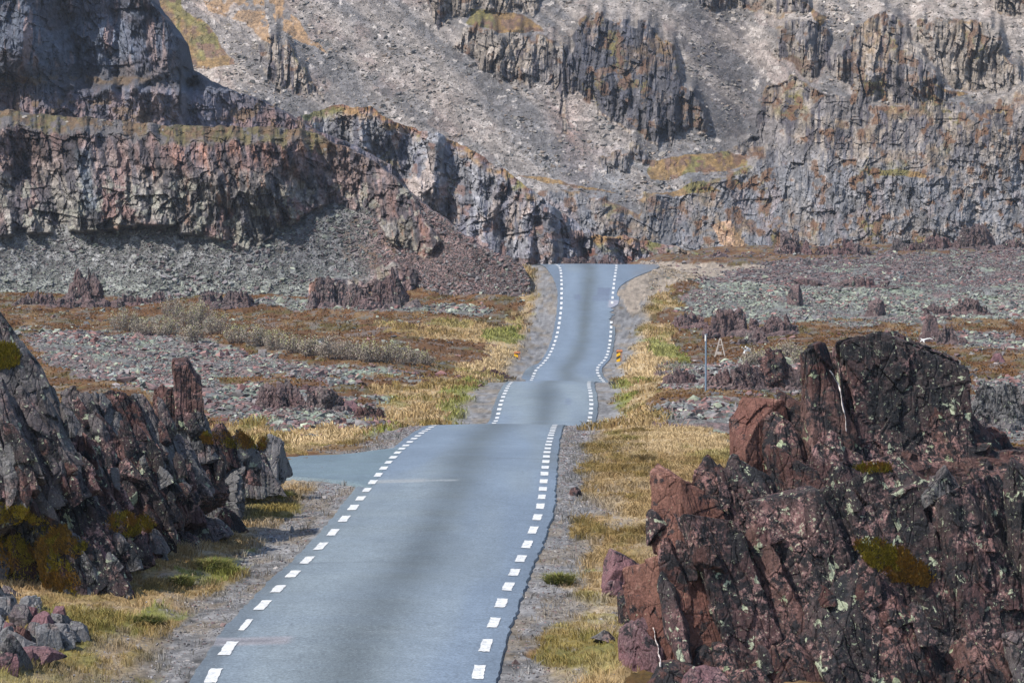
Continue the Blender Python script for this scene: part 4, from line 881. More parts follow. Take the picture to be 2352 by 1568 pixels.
# ------------------------------------------------------------------ the two big outcrops beside the road
def big_outcrop(name, label, origin_px, specs, mossy, veins=(), shards=()):
    D0 = origin_px[2]; B = W(*origin_px); root = thing(name, label, 'rock outcrop', (B[0], B[1], gz(B[0], B[1])))
    tops = []
    for i, (px, py, hw, hh, D, th, tilt, yaw, mt, n, *kw) in enumerate(specs):
        m = D/F; c = W(px, py, D); k = dict(kw[0]) if kw else {}
        if 'left' in label: k.setdefault('layer', .13); k.setdefault('lam', .11)
        v, f = block((hw*m, th, hh*m), R3(tilt, yaw, k.pop('pitch', 0)), k.pop('seed', 500+i*13+len(name)), n, k.pop('rough', .16), k.pop('layer', .30), k.pop('lam', .07), k.pop('taper', .12), k.pop('p', 18), k.pop('cut', 8), k.pop('jit', .17), k.pop('step', .12), k.pop('cell', .55))
        o = mesh('rock_slab', v+c, f, M[mt], parent=root); tops.append((v+c))
    rs = np.random.RandomState(len(label)); A = [t_ for t_ in tops]
    for (poly, cnt, ms, sz) in shards:
        xs = [q[0] for q in poly]; ys = [q[1] for q in poly]; cand = np.concatenate(A[:-2]); qx, qy, qD = PROJ(cand); made = 0
        while made < cnt:
            x, y = rs.uniform(min(xs), max(xs)), rs.uniform(min(ys), max(ys))
            if not inpoly(np.array([x]), np.array([y]), poly)[0]: continue
            nr = (np.abs(qx-x) < 14) & (np.abs(qy-y) < 14); D = (qD[nr].min() if nr.any() else D0)+.04; m = D/F; hw = sz*rs.uniform(.5, 1.2); hh = hw*rs.uniform(1.2, 3.2)
            v, f = block((hw*m, hw*m*rs.uniform(.4, .9), hh*m), R3(rs.uniform(10, 28), rs.uniform(-40, 40), rs.uniform(-12, 12)), 3000+made+len(label), 26, .16, .18, .10, .2, 10, 5, .3, .16, .3)
            mesh('rock_slab', v+W(x, y, D), f, M[ms[made % len(ms)]], parent=root); tops.append(v+W(x, y, D)); made += 1
    allv = np.concatenate(tops)
    qx, qy, qD = PROJ(allv); kx, ky = np.floor(qx/7).astype(int), np.floor(qy/7).astype(int); key = (kx+2000)*10000+ky
    o_ = np.argsort(qD); u_, first = np.unique(key[o_], return_index=True); mn = dict(zip(u_.tolist(), qD[o_][first].tolist()))
    for (px, py, hw, hh, ang) in mossy:
        c_, s_ = math.cos(math.radians(ang)), math.sin(math.radians(ang))
        nz = .45*fbm(qx/25, qy/25, o=3, seed=int(px)); a = ((qx-px)*c_+(qy-py)*s_)/hw; b = (-(qx-px)*s_+(qy-py)*c_)/hh
        sel = np.where((a*a+b*b+nz < 1))[0]
        sel = np.array([i for i in sel if qD[i] < mn[int(key[i])]+.22], int)
        if len(sel) < 8: continue
        rs = np.random.RandomState(int(px)); K = int(min(16000, hw*hh*3.2)); idx = sel[rs.randint(0, len(sel), K)]; jm = 10*D0/F
        P = allv[idx]+rs.normal(0, .025, (K, 3)); P[:, 1] -= .03
        t = P+np.stack([rs.normal(0, .03, K), -rs.uniform(.02, .07, K), rs.uniform(.0, .08, K)], -1); wv = rs.uniform(.008, .018, K)[:, None]*np.array([1, 0, 0])
        V = np.stack([P-wv, P+wv, t], 1).reshape(-1, 3)
        ct = fbm(P[:, 0]*3, P[:, 2]*3, o=3, seed=5)[:, None]; col = np.where(ct > .05, pick(rs, K, [(.22, .18, .02), (.30, .23, .03), (.13, .11, .015)]), pick(rs, K, [(.22, .12, .025), (.13, .085, .025), (.28, .16, .025)]))
        mesh('moss_cushion', V, np.arange(K*3).reshape(-1, 3), M['grass'], parent=root, col=np.repeat(col, 3, 0))
    for pts in veins:
        A = np.array(pts, float); t = np.linspace(0, 1, 60); q = np.linspace(0, 1, len(A)); x = np.interp(t, q, A[:, 0]); y = np.interp(t, q, A[:, 1]); V = []
        qx, qy, qD = PROJ(allv); DD = []
        for k in range(60):
            nr = (np.abs(qx-x[k]) < 6) & (np.abs(qy-y[k]) < 6); DD.append(float(qD[nr].min()) if nr.any() else (DD[-1] if DD else D0))
        DD = np.array([min(DD[max(0, k-3):k+4]) for k in range(60)]); DD = blur(DD, 3, 0)-.02
        for k in range(60):
            D = DD[k]
            wv = 1.4*(1+.35*math.sin(k*.37)+.2*math.sin(k*1.1)); j = 1.2*math.sin(k*.3)
            V += [W(x[k]-wv+j, y[k], D+.08), W(x[k]+j, y[k], D-.02), W(x[k]+wv+j, y[k], D+.08)]
        mesh('quartz_vein', np.array(V), gridf(60, 3), M['vein'], parent=root, smooth=True)
    return root
H = 64
big_outcrop('rock_outcrop', 'huge dark maroon and black lichened rock outcrop filling the right of the road', (1900, 1500, 54), [
 (2068, 940, 138, 170, 57.0, 1.0, 9, 8, 'black', 84, dict(p=30, jit=.07, layer=.9, lam=.03, cut=-3, taper=.06, rough=.12)),
 (1893, 985, 58, 190, 56.0, .45, 6, 20, 'maroon', H, dict(taper=.28, cut=-1, jit=.1)),
 (1838, 1030, 42, 125, 56.4, .5, 16, -15, 'maroon', 50, dict(taper=.2)),
 (1737, 1000, 62, 88, 56.2, .5, 6, 25, 'rust', 56, dict(p=30, cut=3, jit=.1, taper=.05, lam=.03)),
 (1800, 1060, 50, 110, 55.8, .5, 14, 0, 'maroon', 50),
 (2185, 1010, 58, 190, 56.6, .8, 20, -35, 'maroon', H, dict(taper=.2)),
 (2262, 1110, 45, 150, 57.2, .8, 20, -30, 'grey', H),
 (2320, 1120, 55, 150, 58, .8, 18, -20, 'maroon', 50),
 (1565, 1195, 78, 120, 54.8, .6, 14, 20, 'rust', H, dict(p=22, cut=-1, lam=.03, jit=.16)),
 (1660, 1180, 60, 130, 55.2, .6, 20, 10, 'maroon', 56),
 (1730, 1190, 70, 150, 54.9, .6, 20, 15, 'black', H),
 (1830, 1150, 70, 150, 55.0, .6, 22, 10, 'maroon', H),
 (1935, 1130, 80, 130, 55.4, .6, 20, 0, 'black', H),
 (2070, 1150, 100, 110, 55.4, .7, 18, 10, 'black', 70, dict(pitch=-14)),
 (2185, 1220, 80, 130, 55.0, .6, 20, 5, 'grey', H),
 (2265, 1330, 104, 215, 53.4, .7, 12, 12, 'black', 84, dict(p=26, cut=-3, jit=.1, layer=.8, lam=.04)),
 (2375, 1290, 62, 230, 53.2, .6, 12, 0, 'black', H),
 (1585, 1420, 110, 150, 53.0, .6, 20, 18, 'rust', 76, dict(p=16, cut=0, lam=.03, layer=.8)),
 (1500, 1470, 62, 90, 53.0, .5, 16, 30, 'plum', 50),
 (1700, 1400, 66, 220, 52.9, .5, 20, 15, 'black', 76, dict(cut=-3, jit=.09, taper=.06)),
 (1790, 1380, 62, 210, 53.2, .55, 21, 12, 'maroon', H),
 (1880, 1330, 80, 210, 53.2, .55, 21, 8, 'black', 84, dict(cut=-3, jit=.09, taper=.06)),
 (1985, 1300, 84, 180, 53.6, .6, 20, 10, 'black', 84, dict(cut=-3, jit=.09, taper=.06)),
 (2080, 1330, 78, 200, 53.5, .55, 21, 4, 'black', 84, dict(cut=-3, jit=.09, taper=.06)),
 (1950, 1510, 92, 170, 52.5, .6, 20, 12, 'black', 84, dict(cut=-3, jit=.09, taper=.06)),
 (2065, 1500, 76, 190, 52.6, .6, 20, 6, 'maroon', H),
 (2160, 1480, 46, 200, 53.2, .6, 19, -28, 'grey', 56),
 (2250, 1590, 90, 130, 52.6, .6, 16, 8, 'maroon', H), (2370, 1560, 70, 140, 52.4, .6, 14, 8, 'grey', H),
 (1540, 1560, 60, 40, 51.2, .6, 20, 10, 'maroon', 50), (1620, 1580, 70, 50, 50.8, .6, 10, 30, 'plum', 50), (1710, 1590, 70, 60, 50.6, .6, 14, 10, 'maroon', 50), (1820, 1560, 90, 120, 52.3, .6, 20, 10, 'maroon', H), (1660, 1580, 80, 100, 52.4, .6, 16, 14, 'maroon', H),
 (1950, 1250, 420, 300, 57.5, 1.6, 16, 0, 'maroon', 40), (1900, 1500, 380, 260, 55.5, 1.5, 16, 0, 'black', 40),
], [(2050, 1290, 95, 34, 28), (2010, 1075, 40, 10, 0)], [[(1905, 850), (1925, 880), (1938, 940), (1945, 990)], [(1500, 1440), (1512, 1490), (1518, 1530)]], [([(1500, 1150), (1700, 1050), (1950, 1090), (2200, 1080), (2300, 1200), (2250, 1540), (1500, 1540)], 16, ['black', 'maroon', 'black'], 22)])
big_outcrop('rock_outcrop', 'long broken grey and maroon rock outcrop along the left side of the road', (200, 1200, 64), [
 (30, 880, 70, 210, 62, .6, 22, 10, 'grey', 76, dict(taper=.32, p=22, layer=.7, lam=.05)),
 (100, 1010, 50, 130, 61.5, .5, 22, 15, 'grey', 70, dict(taper=.3, layer=.6)),
 (-10, 1010, 90, 170, 60, .7, 20, 0, 'grey', H), (60, 1060, 90, 120, 60.5, .6, 20, 0, 'grey', H),
 (195, 990, 46, 100, 66, .5, 18, 12, 'grey', 56), (245, 1000, 40, 95, 66.5, .5, 14, -10, 'grey', 50), (295, 990, 44, 105, 67, .5, 20, 8, 'maroon', 50),
 (345, 1010, 44, 110, 67.5, .5, 20, 8, 'grey', 50), (431, 905, 30, 76, 70, .42, 1, 12, 'maroon', 56, dict(taper=.04, p=26, cut=-4, jit=.06, lam=.12, layer=.12)), (398, 940, 22, 50, 70.2, .3, -3, 12, 'maroon', 40, dict(taper=.2, cut=-3, jit=.08)), (385, 950, 38, 70, 70.5, .4, 10, 0, 'maroon', 40),
 (440, 985, 44, 70, 70, .4, 6, 0, 'grey', 40), (400, 1060, 50, 90, 68, .5, 20, 10, 'grey', 56), (460, 1080, 46, 80, 70, .5, 16, -10, 'maroon', 50), (510, 1040, 40, 60, 74, .5, 14, 10, 'maroon', 50),
 (110, 1090, 90, 110, 62, .6, 22, 20, 'maroon', 70), (200, 1130, 60, 150, 62.5, .55, 20, -18, 'maroon', 70, dict(taper=.1)), (235, 1210, 26, 110, 62.4, .35, 6, -30, 'rust', 50),
 (300, 1100, 60, 100, 65.5, .5, 20, 10, 'maroon', 56), (360, 1130, 56, 74, 68, .5, 12, 10, 'plum', 50), (330, 1150, 44, 34, 66.2, .4, -22, 20, 'plum', 44), (405, 1150, 40, 60, 69, .4, 10, 20, 'plum', 44),
 (500, 1130, 26, 60, 73, .35, 16, 0, 'maroon', 44, dict(taper=.2)), (560, 1075, 60, 50, 77, .6, 4, 10, 'grey', 56), (612, 1050, 40, 48, 79, .6, 6, -10, 'pale', 56, dict(layer=.2, lam=.05)), (540, 1040, 70, 40, 78.5, .8, 2, 0, 'maroon', 44),
 (150, 1230, 100, 100, 61, .6, 20, 0, 'black', 70), (215, 1330, 60, 100, 60.3, .4, 24, 10, 'plum', 70, dict(layer=.22, lam=.12)), (270, 1370, 34, 50, 60.6, .35, 24, 0, 'pale', 50), (170, 1300, 50, 90, 60.2, .4, 24, 20, 'pale', 56),
 (315, 1250, 50, 60, 65, .5, 10, 10, 'plum', 50), (345, 1270, 34, 44, 65.4, .4, 10, 30, 'grey', 44),
 (60, 1190, 120, 100, 61.5, 1.0, 12, 0, 'grey', 60), (190, 1150, 190, 150, 66, 1.4, 10, 0, 'maroon', 40), (300, 1220, 110, 110, 68, 1.2, 10, 0, 'maroon', 40), (430, 1150, 120, 90, 74, 1.4, 4, 0, 'grey', 40), (540, 1095, 90, 60, 80, 1.4, 4, 0, 'grey', 40), (430, 1195, 50, 55, 70, .5, 14, 10, 'maroon', 50), (372, 1245, 42, 55, 67.3, .5, 18, 20, 'black', 50), (484, 1165, 40, 55, 73, .5, 14, 0, 'grey', 50), (330, 1310, 36, 46, 64.5, .4, 20, 10, 'maroon', 44), (470, 1215, 40, 36, 69.5, .5, 24, 10, 'grey', 44), (520, 1195, 26, 30, 72, .5, 24, 30, 'maroon', 44), (420, 1250, 30, 34, 68, .5, 30, 0, 'black', 44), (60, 1300, 160, 160, 63, 1.4, 10, 0, 'maroon', 40),
], [(300, 1200, 50, 26, 0), (130, 1235, 70, 30, 25), (550, 1010, 75, 20, 5), (70, 1300, 110, 60, 20), (15, 820, 30, 30, 30), (20, 1180, 60, 20, 10)], (), [([(130, 880), (300, 930), (480, 980), (620, 1040), (600, 1090), (420, 1180), (340, 1270), (290, 1400), (180, 1340), (0, 1150), (0, 1000)], 120, ['grey', 'black', 'maroon', 'grey', 'black', 'black'], 15), ([(0, 1250), (120, 1250), (200, 1320), (120, 1360), (0, 1350)], 10, ['grey', 'maroon'], 20)])
_rs = np.random.RandomState(77); _hp = []
for k in range(64):
    x = _rs.uniform(-30, 150); y = _rs.uniform(1370, 1530) if x < 90 else _rs.uniform(1420, 1500); hw = _rs.uniform(8, 27)
    _hp.append((x, y, hw, hw*_rs.uniform(.8, 1.5), D_at(x, y+hw*.8)-.1, hw*.008, _rs.uniform(-15, 25), _rs.uniform(-40, 40), ['pale', 'grey', 'pale', 'plum'][k % 4] if k % 9 else 'maroon', 34, dict(cut=0, layer=.3, lam=.04)))
big_outcrop('rock_pile', 'heap of angular grey blocks in the bottom left corner by the verge', (60, 1500, 57.5), _hp, [])
BB = [(75, 1440, 38, 52, 'pale', 'tallest pale grey block in the heap at bottom left'), (20, 1395, 40, 44, 'grey', 'pale grey block at the left frame edge, bottom left heap'), (112, 1440, 30, 48, 'pale', 'narrow pale upright block at right end of the heap'),
      (175, 1447, 30, 22, 'pale', 'small white-topped block between the heap and the verge'), (85, 1503, 50, 20, 'plum', 'flat pinkish-red boulder on the gravel at bottom left'), (22, 1500, 30, 44, 'grey', 'grey block in the bottom left corner'),
      (20, 1330, 36, 48, 'maroon', 'dark leaning stone above the pale heap'), (255, 1388, 24, 16, 'plum', 'pinkish stone at the toe of the left outcrop'), (62, 1385, 26, 22, 'grey', 'round grey stone on top of the pale heap'), (140, 1475, 20, 16, 'grey', 'small grey stone behind the flat pinkish boulder'),
      (1435, 1315, 52, 42, 'plum', 'fresh pink rock left of the big right outcrop, uppermost'), (1410, 1350, 30, 22, 'plum', 'small pink rock under the uppermost fresh pink one'), (1455, 1395, 46, 40, 'maroon', 'dark red rock between the pink rock and the rusty face'),
      (1390, 1460, 24, 12, 'grey', 'low grey stone lying in the dry grass, right verge'), (1320, 1128, 12, 9, 'maroon', 'little dark red stone in the dry grass of right verge')]
for i, (px, py, hw, hh, mt, lab) in enumerate(BB):
    D = D_at(px, py+hh*.9)-.2 if px > 1000 or py > 1440 else 57.5+(1500-py)*.02; m = D/F; c = W(px, py, D)
    v, f = block((hw*m, hw*m*.8, hh*m), R3([-6, 8, 12, -10, 4][i % 5], i*37, 0), 900+i, 40, .13, .5, .03, .12, 16, 8, .25, .06, .4)
    tag(mesh('boulder', v+c, f, M[mt], origin=c), lab, 'boulder')

# ------------------------------------------------------------------ small things: post, hazard markers, trestle, planks, antler, shrubs
def boxv(x0, x1, y0, y1, z0, z1):
    V = np.array([(x, y, z) for z in (z0, z1) for y in (y0, y1) for x in (x0, x1)], float)
    return V, np.array([[0, 2, 3, 1], [4, 5, 7, 6], [0, 1, 5, 4], [2, 6, 7, 3], [0, 4, 6, 2], [1, 3, 7, 5]])
def bar(a, b, w_, t_, n=1):
    a, b = np.array(a, float), np.array(b, float); d = b-a; L = np.linalg.norm(d); d /= L; s = np.cross(d, [0, 1, 0.01]); s /= np.linalg.norm(s); u = np.cross(s, d)
    V = np.array([a+e*d*L+p*s*w_/2+q*u*t_/2 for e in (0, 1) for q in (-1, 1) for p in (-1, 1)])
    return V, boxv(0, 1, 0, 1, 0, 1)[1]
D = D_at(1621, 899); c = W(1621, 899, D); hgt = 131*D/F
post = thing('snow_pole', 'tall thin blue-grey metal post standing on rubble right of the road', 'post', c)
V = []; k = 12
for z in (-.3, hgt*.96, hgt*.965, hgt):
    for i in range(k): r = .055 if z < hgt*.962 else .06; V.append((c[0]+r*math.cos(i/k*6.283), c[1]+r*math.sin(i/k*6.283), c[2]+z))
V.append((c[0], c[1], c[2]+hgt)); Fq = [[j*k+i, j*k+(i+1) % k, (j+1)*k+(i+1) % k, (j+1)*k+i] for j in range(3) for i in range(k)]+[[3*k+i, 3*k+(i+1) % k, 4*k, 4*k] for i in range(k)]
V = np.array(V); mesh('pole', V[:], [f for f in Fq if f[2] != f[3]], M['metal'], parent=post); 
vb, fb = boxv(c[0]-.075, c[0]+.0, c[1]-.075, c[1]-.05, c[2]+hgt-.36, c[2]+hgt-.02); mesh('reflector', vb, fb, M['bone'], parent=post)
vb, fb = boxv(c[0]-.07, c[0]+.07, c[1]-.07, c[1]+.07, c[2]+hgt, c[2]+hgt+.03); mesh('cap', vb, fb, M['metal'], parent=post)

M['yellow'] = plain('reflective_yellow', (.75, .42, .02), .5, 9, .12); M['blackp'] = plain('black_paint', (.06, .055, .05), .6, 9, .3); M['orange'] = plain('rusty_orange', (.30, .12, .05), .7, 6, .35); M['concrete'] = plain('pinkish_board', (.30, .20, .16), .85, 8, .3)
def marker(px, pyb, pyt, wpx, flip, label):
    D = 226.; 
    c = W(px, pyb, D); c[2] = min(c[2], gz(c[0], c[1])+.12); m = D/F; w_ = wpx*m; h_ = W(px, pyt, D)[2]-c[2]
    t = thing('hazard_marker', label, 'road marker', (c[0], c[1], c[2]))
    fw = w_*.62; x0 = c[0]-w_/2; s = flip
    def bd(z0l, z0r, z1l, z1r, y, th=.012):
        V = np.array([(x0, y, z0l), (x0+fw, y, z0r), (x0+fw, y, z1r), (x0, y, z1l), (x0, y+th, z0l), (x0+fw, y+th, z0r), (x0+fw, y+th, z1r), (x0, y+th, z1l)])
        return V, np.array([[0, 1, 2, 3], [5, 4, 7, 6], [0, 4, 5, 1], [1, 5, 6, 2], [2, 6, 7, 3], [3, 7, 4, 0]])
    v, f = bd(c[2], c[2], c[2]+h_*.88, c[2]+h_*.88, c[1]); mesh('board', v, f, M['blackp'], parent=t)
    y = c[1]-.012; L = []
    for k in (0, 1):
        b = c[2]+h_*(.06+.42*k); v, f = bd(b+(.14*h_ if s > 0 else 0), b+(0 if s > 0 else .14*h_), b+h_*.22+(.14*h_ if s > 0 else 0), b+h_*.22+(0 if s > 0 else .14*h_), y, .008); L.append((v, f))
    v, f = mergeb(L); mesh('stripes', v, f, M['yellow'], parent=t)
    # cap bent over the top and the flank of the housing running back
    V = np.array([(x0-.02, c[1]-.04, c[2]+h_*.86), (x0+w_, c[1]-.04, c[2]+h_*.90), (x0+w_-.03, c[1]+.25, c[2]+h_*1.0), (x0+.03, c[1]+.25, c[2]+h_*1.0), (x0-.02, c[1]-.04, c[2]+h_*.83), (x0+w_, c[1]-.04, c[2]+h_*.86), (x0+w_-.03, c[1]+.25, c[2]+h_*.92), (x0+.03, c[1]+.25, c[2]+h_*.92)])
    mesh('cap', V, [[0, 1, 2, 3], [5, 4, 7, 6], [0, 4, 5, 1], [1, 5, 6, 2], [2, 6, 7, 3], [3, 7, 4, 0]], M['orange'], parent=t)
    v, f = boxv(x0+fw+.002, x0+w_-.02, c[1]+.01, c[1]+.22, c[2]-.1, c[2]+h_*.85); mesh('housing', v, f, M['concrete'], parent=t)
    v, f = boxv(x0+fw*.3, x0+fw*.6, c[1]+.03, c[1]+.09, c[2]-.5, c[2]+h_*.8); mesh('stake', v, f, M['metal'], parent=t)
marker(1188, 834, 807, 15, 1, 'yellow and black striped road marker in the straw grass left of the road')
marker(1423, 835, 803, 14, -1, 'yellow and black striped road marker close to the edge right of the road')

D = D_at(1654, 819); c = W(1654, 819, D); m = D/F; h_ = 41*m; w_ = 26*m
tr = thing('wooden_trestle', 'pale A-shaped wooden trestle standing in grass right of the metal post', 'trestle', c)
for a, b in (((-.5, -.15), (-.05, -.05)), ((-.38, .35), (-.04, .05)), ((.42, -.15), (.05, -.05)), ((.5, .35), (.06, .05))):
    v, f = bar((c[0]+a[0]*w_, c[1]+a[1], c[2]-.05), (c[0]+b[0]*w_, c[1]+b[1], c[2]+h_), .075, .06); mesh('leg', v, f, M['wood'], parent=tr)
v, f = bar((c[0]-.22*w_, c[1]-.1, c[2]+h_*.68), (c[0]+.26*w_, c[1]-.1, c[2]+h_*.66), .07, .05); mesh('crossbar', v, f, M['wood'], parent=tr)
v, f = bar((c[0]-.40*w_, c[1]-.2, c[2]+h_*.22), (c[0]+.1*w_, c[1]-.2, c[2]+h_*.20), .22, .04); mesh('shelf_board', v, f, M['wood'], parent=tr)
v, f = bar((c[0]-.06*w_, c[1], c[2]+h_*1.0), (c[0]+.08*w_, c[1], c[2]+h_*.97), .12, .14); mesh('ridge_block', v, f, M['wood'], parent=tr)
D = D_at(1714, 815)-1; m = D/F
pl = thing('plank_pile', 'white broken planks crossed on the ground right of the trestle', 'planks', W(1714, 812, D))
for (a, b, ww) in (((1704, 797), (1712, 803), .10), ((1712, 796), (1720, 800), .12), ((1710, 806), (1724, 802), .14), ((1716, 800), (1727, 811), .12), ((1708, 812), (1712, 803), .12)):
    v, f = bar(W(a[0], a[1], D), W(b[0], b[1], D+.3), ww, .05); mesh('plank', v, f, M['bone' if a[0] > 1705 else 'white'], parent=pl)
# antler lying on the big slab
def tubev(pts, r0, r1, k=8):
    A = np.array(pts, float); V = []; n = len(A)
    for i in range(n):
        d = A[min(i+1, n-1)]-A[max(i-1, 0)]; d /= np.linalg.norm(d); s = np.cross(d, [0, 0, 1.]); s = s/np.linalg.norm(s) if np.linalg.norm(s) > .01 else np.array([1., 0, 0]); u = np.cross(s, d); r = r0+(r1-r0)*i/(n-1)
        for j in range(k): V.append(A[i]+r*(math.cos(j/k*6.283)*s+math.sin(j/k*6.283)*u))
    return np.array(V), np.array([[i*k+j, i*k+(j+1) % k, (i+1)*k+(j+1) % k, (i+1)*k+j] for i in range(n-1) for j in range(k)])
D = 56.4; an = [(2142, 779), (2136, 777), (2129, 778), (2123, 780), (2119, 781)]
v, f = mergeb([tubev([W(x, y, D) for x, y in an], .007, .017), tubev([W(2122, 780, D), W(2121, 784, D-.05), W(2123, 786, D-.05)], .018, .01), tubev([W(2120, 781, D), W(2116, 778, D), W(2114, 777, D)], .014, .006), tubev([W(2119, 781, D), W(2115, 783, D), W(2114, 785, D)], .014, .006)])
tag(mesh('antler', v, f, M['bone'], origin=W(2122, 783, D)), 'white antler lying on top of the big black slab', 'antler')

def shrub(px, pyb, wpx, hpx, label, seed, green=.4, group='willow shrubs along the stream'):
    D = D_at(px, pyb); c = W(px, pyb, D); c[2] = gz(c[0], c[1]); m = D/F; w_ = wpx*m/2*1.15; h_ = hpx*m*1.3; rs = np.random.RandomState(seed)
    t = thing('shrub', label, 'shrub', c, group)
    L = []; T = []
    ns = int(26+w_*14)
    for i in range(ns):
        a = rs.uniform(0, 6.28); r = rs.uniform(.05, 1)**.7; top = np.array([math.cos(a)*r*w_, math.sin(a)*r*w_*.7, h_*(1-.5*r*r)*rs.uniform(.7, 1.05)])
        b = np.array([top[0]*.55+rs.normal(0, .06), top[1]*.55, -.05]); mid = (b+top)/2+rs.normal(0, .05, 3); L.append(tubev([c+b, c+mid, c+top], .016, .006, 4)); T.append((b, mid, top))
    v, f = mergeb(L); mesh('stems', v, f, M['twig'], parent=t)
    K = int(900+w_*h_*900); j = rs.randint(0, ns, K); u = rs.uniform(.25, 1.08, K)[:, None]; B = np.array([x[0] for x in T])[j]; Tt = np.array([x[2] for x in T])[j]
    P = c+B+(Tt-B)*u+rs.normal(0, .09, (K, 3))*[1, 1, .9]; P[:, 2] = np.maximum(P[:, 2], c[2]+.02)
    a = rs.normal(size=(K, 3)); a /= np.linalg.norm(a, axis=1)[:, None]; b = rs.normal(size=(K, 3)); b = np.cross(a, b); b /= np.linalg.norm(b, axis=1)[:, None]; s = rs.uniform(.03, .065, K)[:, None]
    V = np.stack([P-a*s, P+b*s*.55, P+a*s, P-b*s*.55], 1).reshape(-1, 3)
    col = pick(rs, K, [(.26, .22, .185), (.33, .28, .235), (.19, .16, .14), (.28, .245, .20)]); hf = ((P[:, 2]-c[2])/h_)
    g = rs.rand(K) < green*ss(.3, .9, hf+rs.normal(0, .2, K)); col[g] = pick(rs, int(g.sum()), [(.34, .34, .15), (.29, .30, .13), (.37, .35, .19)])
    mesh('foliage', V, np.arange(K*4).reshape(-1, 4), M['grass'], parent=t, col=np.repeat(col, 4, 0))
SH = [(285, 758, 70, 40, .35, 'lone round grey shrub at the left end of the shrub belt'), (330, 770, 60, 34, .3, 'low greyish shrub right beside the lone round one'), (395, 728, 54, 34, .15, 'brownish-grey bare shrub at the back, uppermost of the belt'),
      (425, 755, 70, 46, .55, 'tall yellow-green shrub in the crown of the belt'), (462, 745, 60, 44, .45, 'tall grey-green shrub right of the tallest yellow one'), (500, 768, 64, 44, .35, 'wide greyish shrub on the slope below the crown of the belt'),
      (385, 772, 60, 34, .4, 'low dull shrub in front of the brownish back shrub'), (445, 785, 66, 36, .3, 'purplish-grey low shrub at the front edge of the belt'), (545, 788, 60, 34, .6, 'bright yellow-green low shrub just past the crown of the belt'),
      (590, 795, 62, 40, .4, 'mid-belt shrub with grey twiggy top'), (635, 805, 60, 38, .6, 'yellow-green shrub below the twiggy grey one'), (675, 812, 56, 32, .5, 'low greenish shrub in the middle of the belt'), (718, 818, 60, 38, .45, 'rounded shrub left of the purple-grey thicket'),
      (762, 824, 66, 42, .1, 'purple-grey bare thicket with no green'), (808, 826, 60, 36, .15, 'second purple-grey bare thicket, nearer the road'), (850, 830, 62, 42, .55, 'greenish shrub with a raised top near the right end of the belt'),
      (895, 834, 60, 42, .5, 'rounded green-grey shrub third from the right end'), (938, 836, 54, 34, .35, 'small grey shrub second from the right end'), (975, 838, 44, 24, .5, 'tiny green shrub at the right end of the belt')]
for i, (px, py, a, b, g, lab) in enumerate(SH): shrub(px, py, a, b, lab, 700+i, g)
for i, (px, py, a, b, g, lab) in enumerate([(1728, 840, 50, 32, .2, 'brownish shrub beside the wooden trestle'), (1772, 832, 60, 30, .45, 'grey-green shrub behind the dark rock pillar'), (1840, 838, 60, 30, .4, 'pale shrub behind the red spire of rock'), (1810, 815, 50, 22, .15, 'low purplish shrub further back from the rock pillar')]):
    shrub(px, py, a, b, lab, 760+i, g, 'shrubs near the trestle')
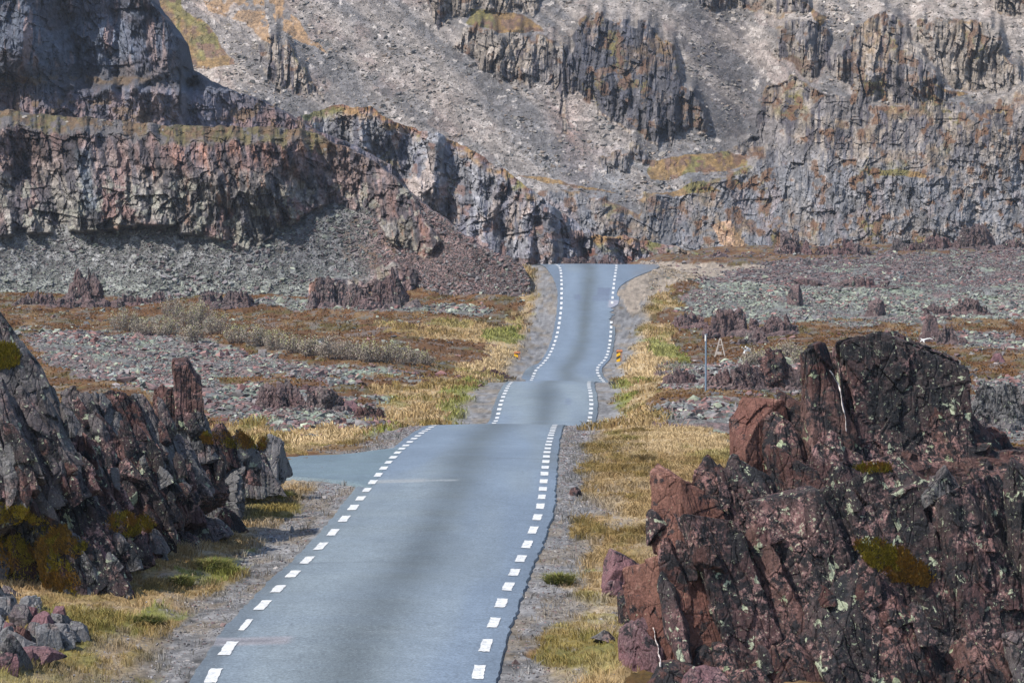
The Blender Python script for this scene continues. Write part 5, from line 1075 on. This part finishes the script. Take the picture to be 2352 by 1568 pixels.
def tuft(px, pyb, label, seed, r=.35, h=.42, green=True):
    D = D_at(px, pyb); c = W(px, pyb, D); c[2] = gz(c[0], c[1]); rs = np.random.RandomState(seed); K = 700
    a = rs.uniform(0, 6.28, K); q = rs.rand(K)**.6; b0 = np.stack([c[0]+np.cos(a)*q*r*.5, c[1]+np.sin(a)*q*r*.5, np.full(K, c[2]-.02)], -1); hh = h*rs.uniform(.5, 1.05, K)
    mid = b0+np.stack([np.cos(a)*q*r*.25, np.sin(a)*q*r*.25, hh*.65], -1); tp = b0+np.stack([np.cos(a)*q*r*.9, np.sin(a)*q*r*.9, hh*(1-.3*q)], -1); w_ = np.array([.009, 0, 0])
    V = np.stack([b0-w_, b0+w_, mid+w_*.7, mid-w_*.7, tp], 1).reshape(-1, 3); i = (np.arange(K)*5)[:, None]
    col = pick(rs, K, [(.11, .13, .03), (.16, .16, .04), (.22, .19, .07), (.08, .09, .025)] if green else [(.3, .22, .1), (.36, .27, .14), (.2, .14, .06)])
    tag(mesh('grass_tuft', V-c, np.concatenate([i+[0, 1, 2], i+[0, 2, 3], i+[3, 2, 4]], 0), M['grass'], col=np.repeat(col, 5, 0)), label, 'grass tuft').location = tuple(c)
tuft(1285, 1342, 'dense dark green grass tuft on the right verge, low in the picture', 801, .5, .34); tuft(650, 1150, 'small green tuft alone in the dry grass below the side road', 802, .28, .34)
tuft(640, 1025, 'golden shaggy tussock beside the side road', 803, .5, .4, False); tuft(415, 1345, 'bright green tuft on the left verge in front of the outcrop', 804, .45, .3); tuft(490, 1310, 'wide green and yellow tussock on the left verge', 805, .6, .34)
tuft(340, 1432, 'low bright green tuft nearest the pale rock heap', 806, .45, .26); tuft(1500, 1225, 'pale golden tussock against the rusty rock face', 807, .6, .42, False); tuft(1475, 1060, 'drooping golden tussock on the right bank', 808, .7, .4, False)

# ------------------------------------------------------------------ air
hz = bpy.data.materials.new('haze'); hz.use_nodes = True; t_ = hz.node_tree; t_.nodes.remove(t_.nodes['Principled BSDF'])
pv = t_.nodes.new('ShaderNodeVolumePrincipled'); pv.inputs['Color'].default_value = (.72, .80, .95, 1); pv.inputs['Density'].default_value = .00011; pv.inputs['Anisotropy'].default_value = .2
t_.links.new(pv.outputs[0], t_.nodes['Material Output'].inputs['Volume'])
bpy.context.view_layer.update()
_b = [o.matrix_world @ Vector(c) for o in SC.objects if o.type == 'MESH' for c in o.bound_box]
lo = [min(v[k] for v in _b) for k in range(3)]; hi = [max(v[k] for v in _b) for k in range(3)]
print('bounds', lo, hi)
v, f = boxv(lo[0]-3, hi[0]+3, -6, hi[1]+3, lo[2]-1, max(hi[2], CAMZ)+2)
tag(mesh('haze', v, f, hz), kind='stuff')
print('objects', len(SC.objects), 'sizes', sum(len(o.data.polygons) for o in SC.objects if o.type == 'MESH'))
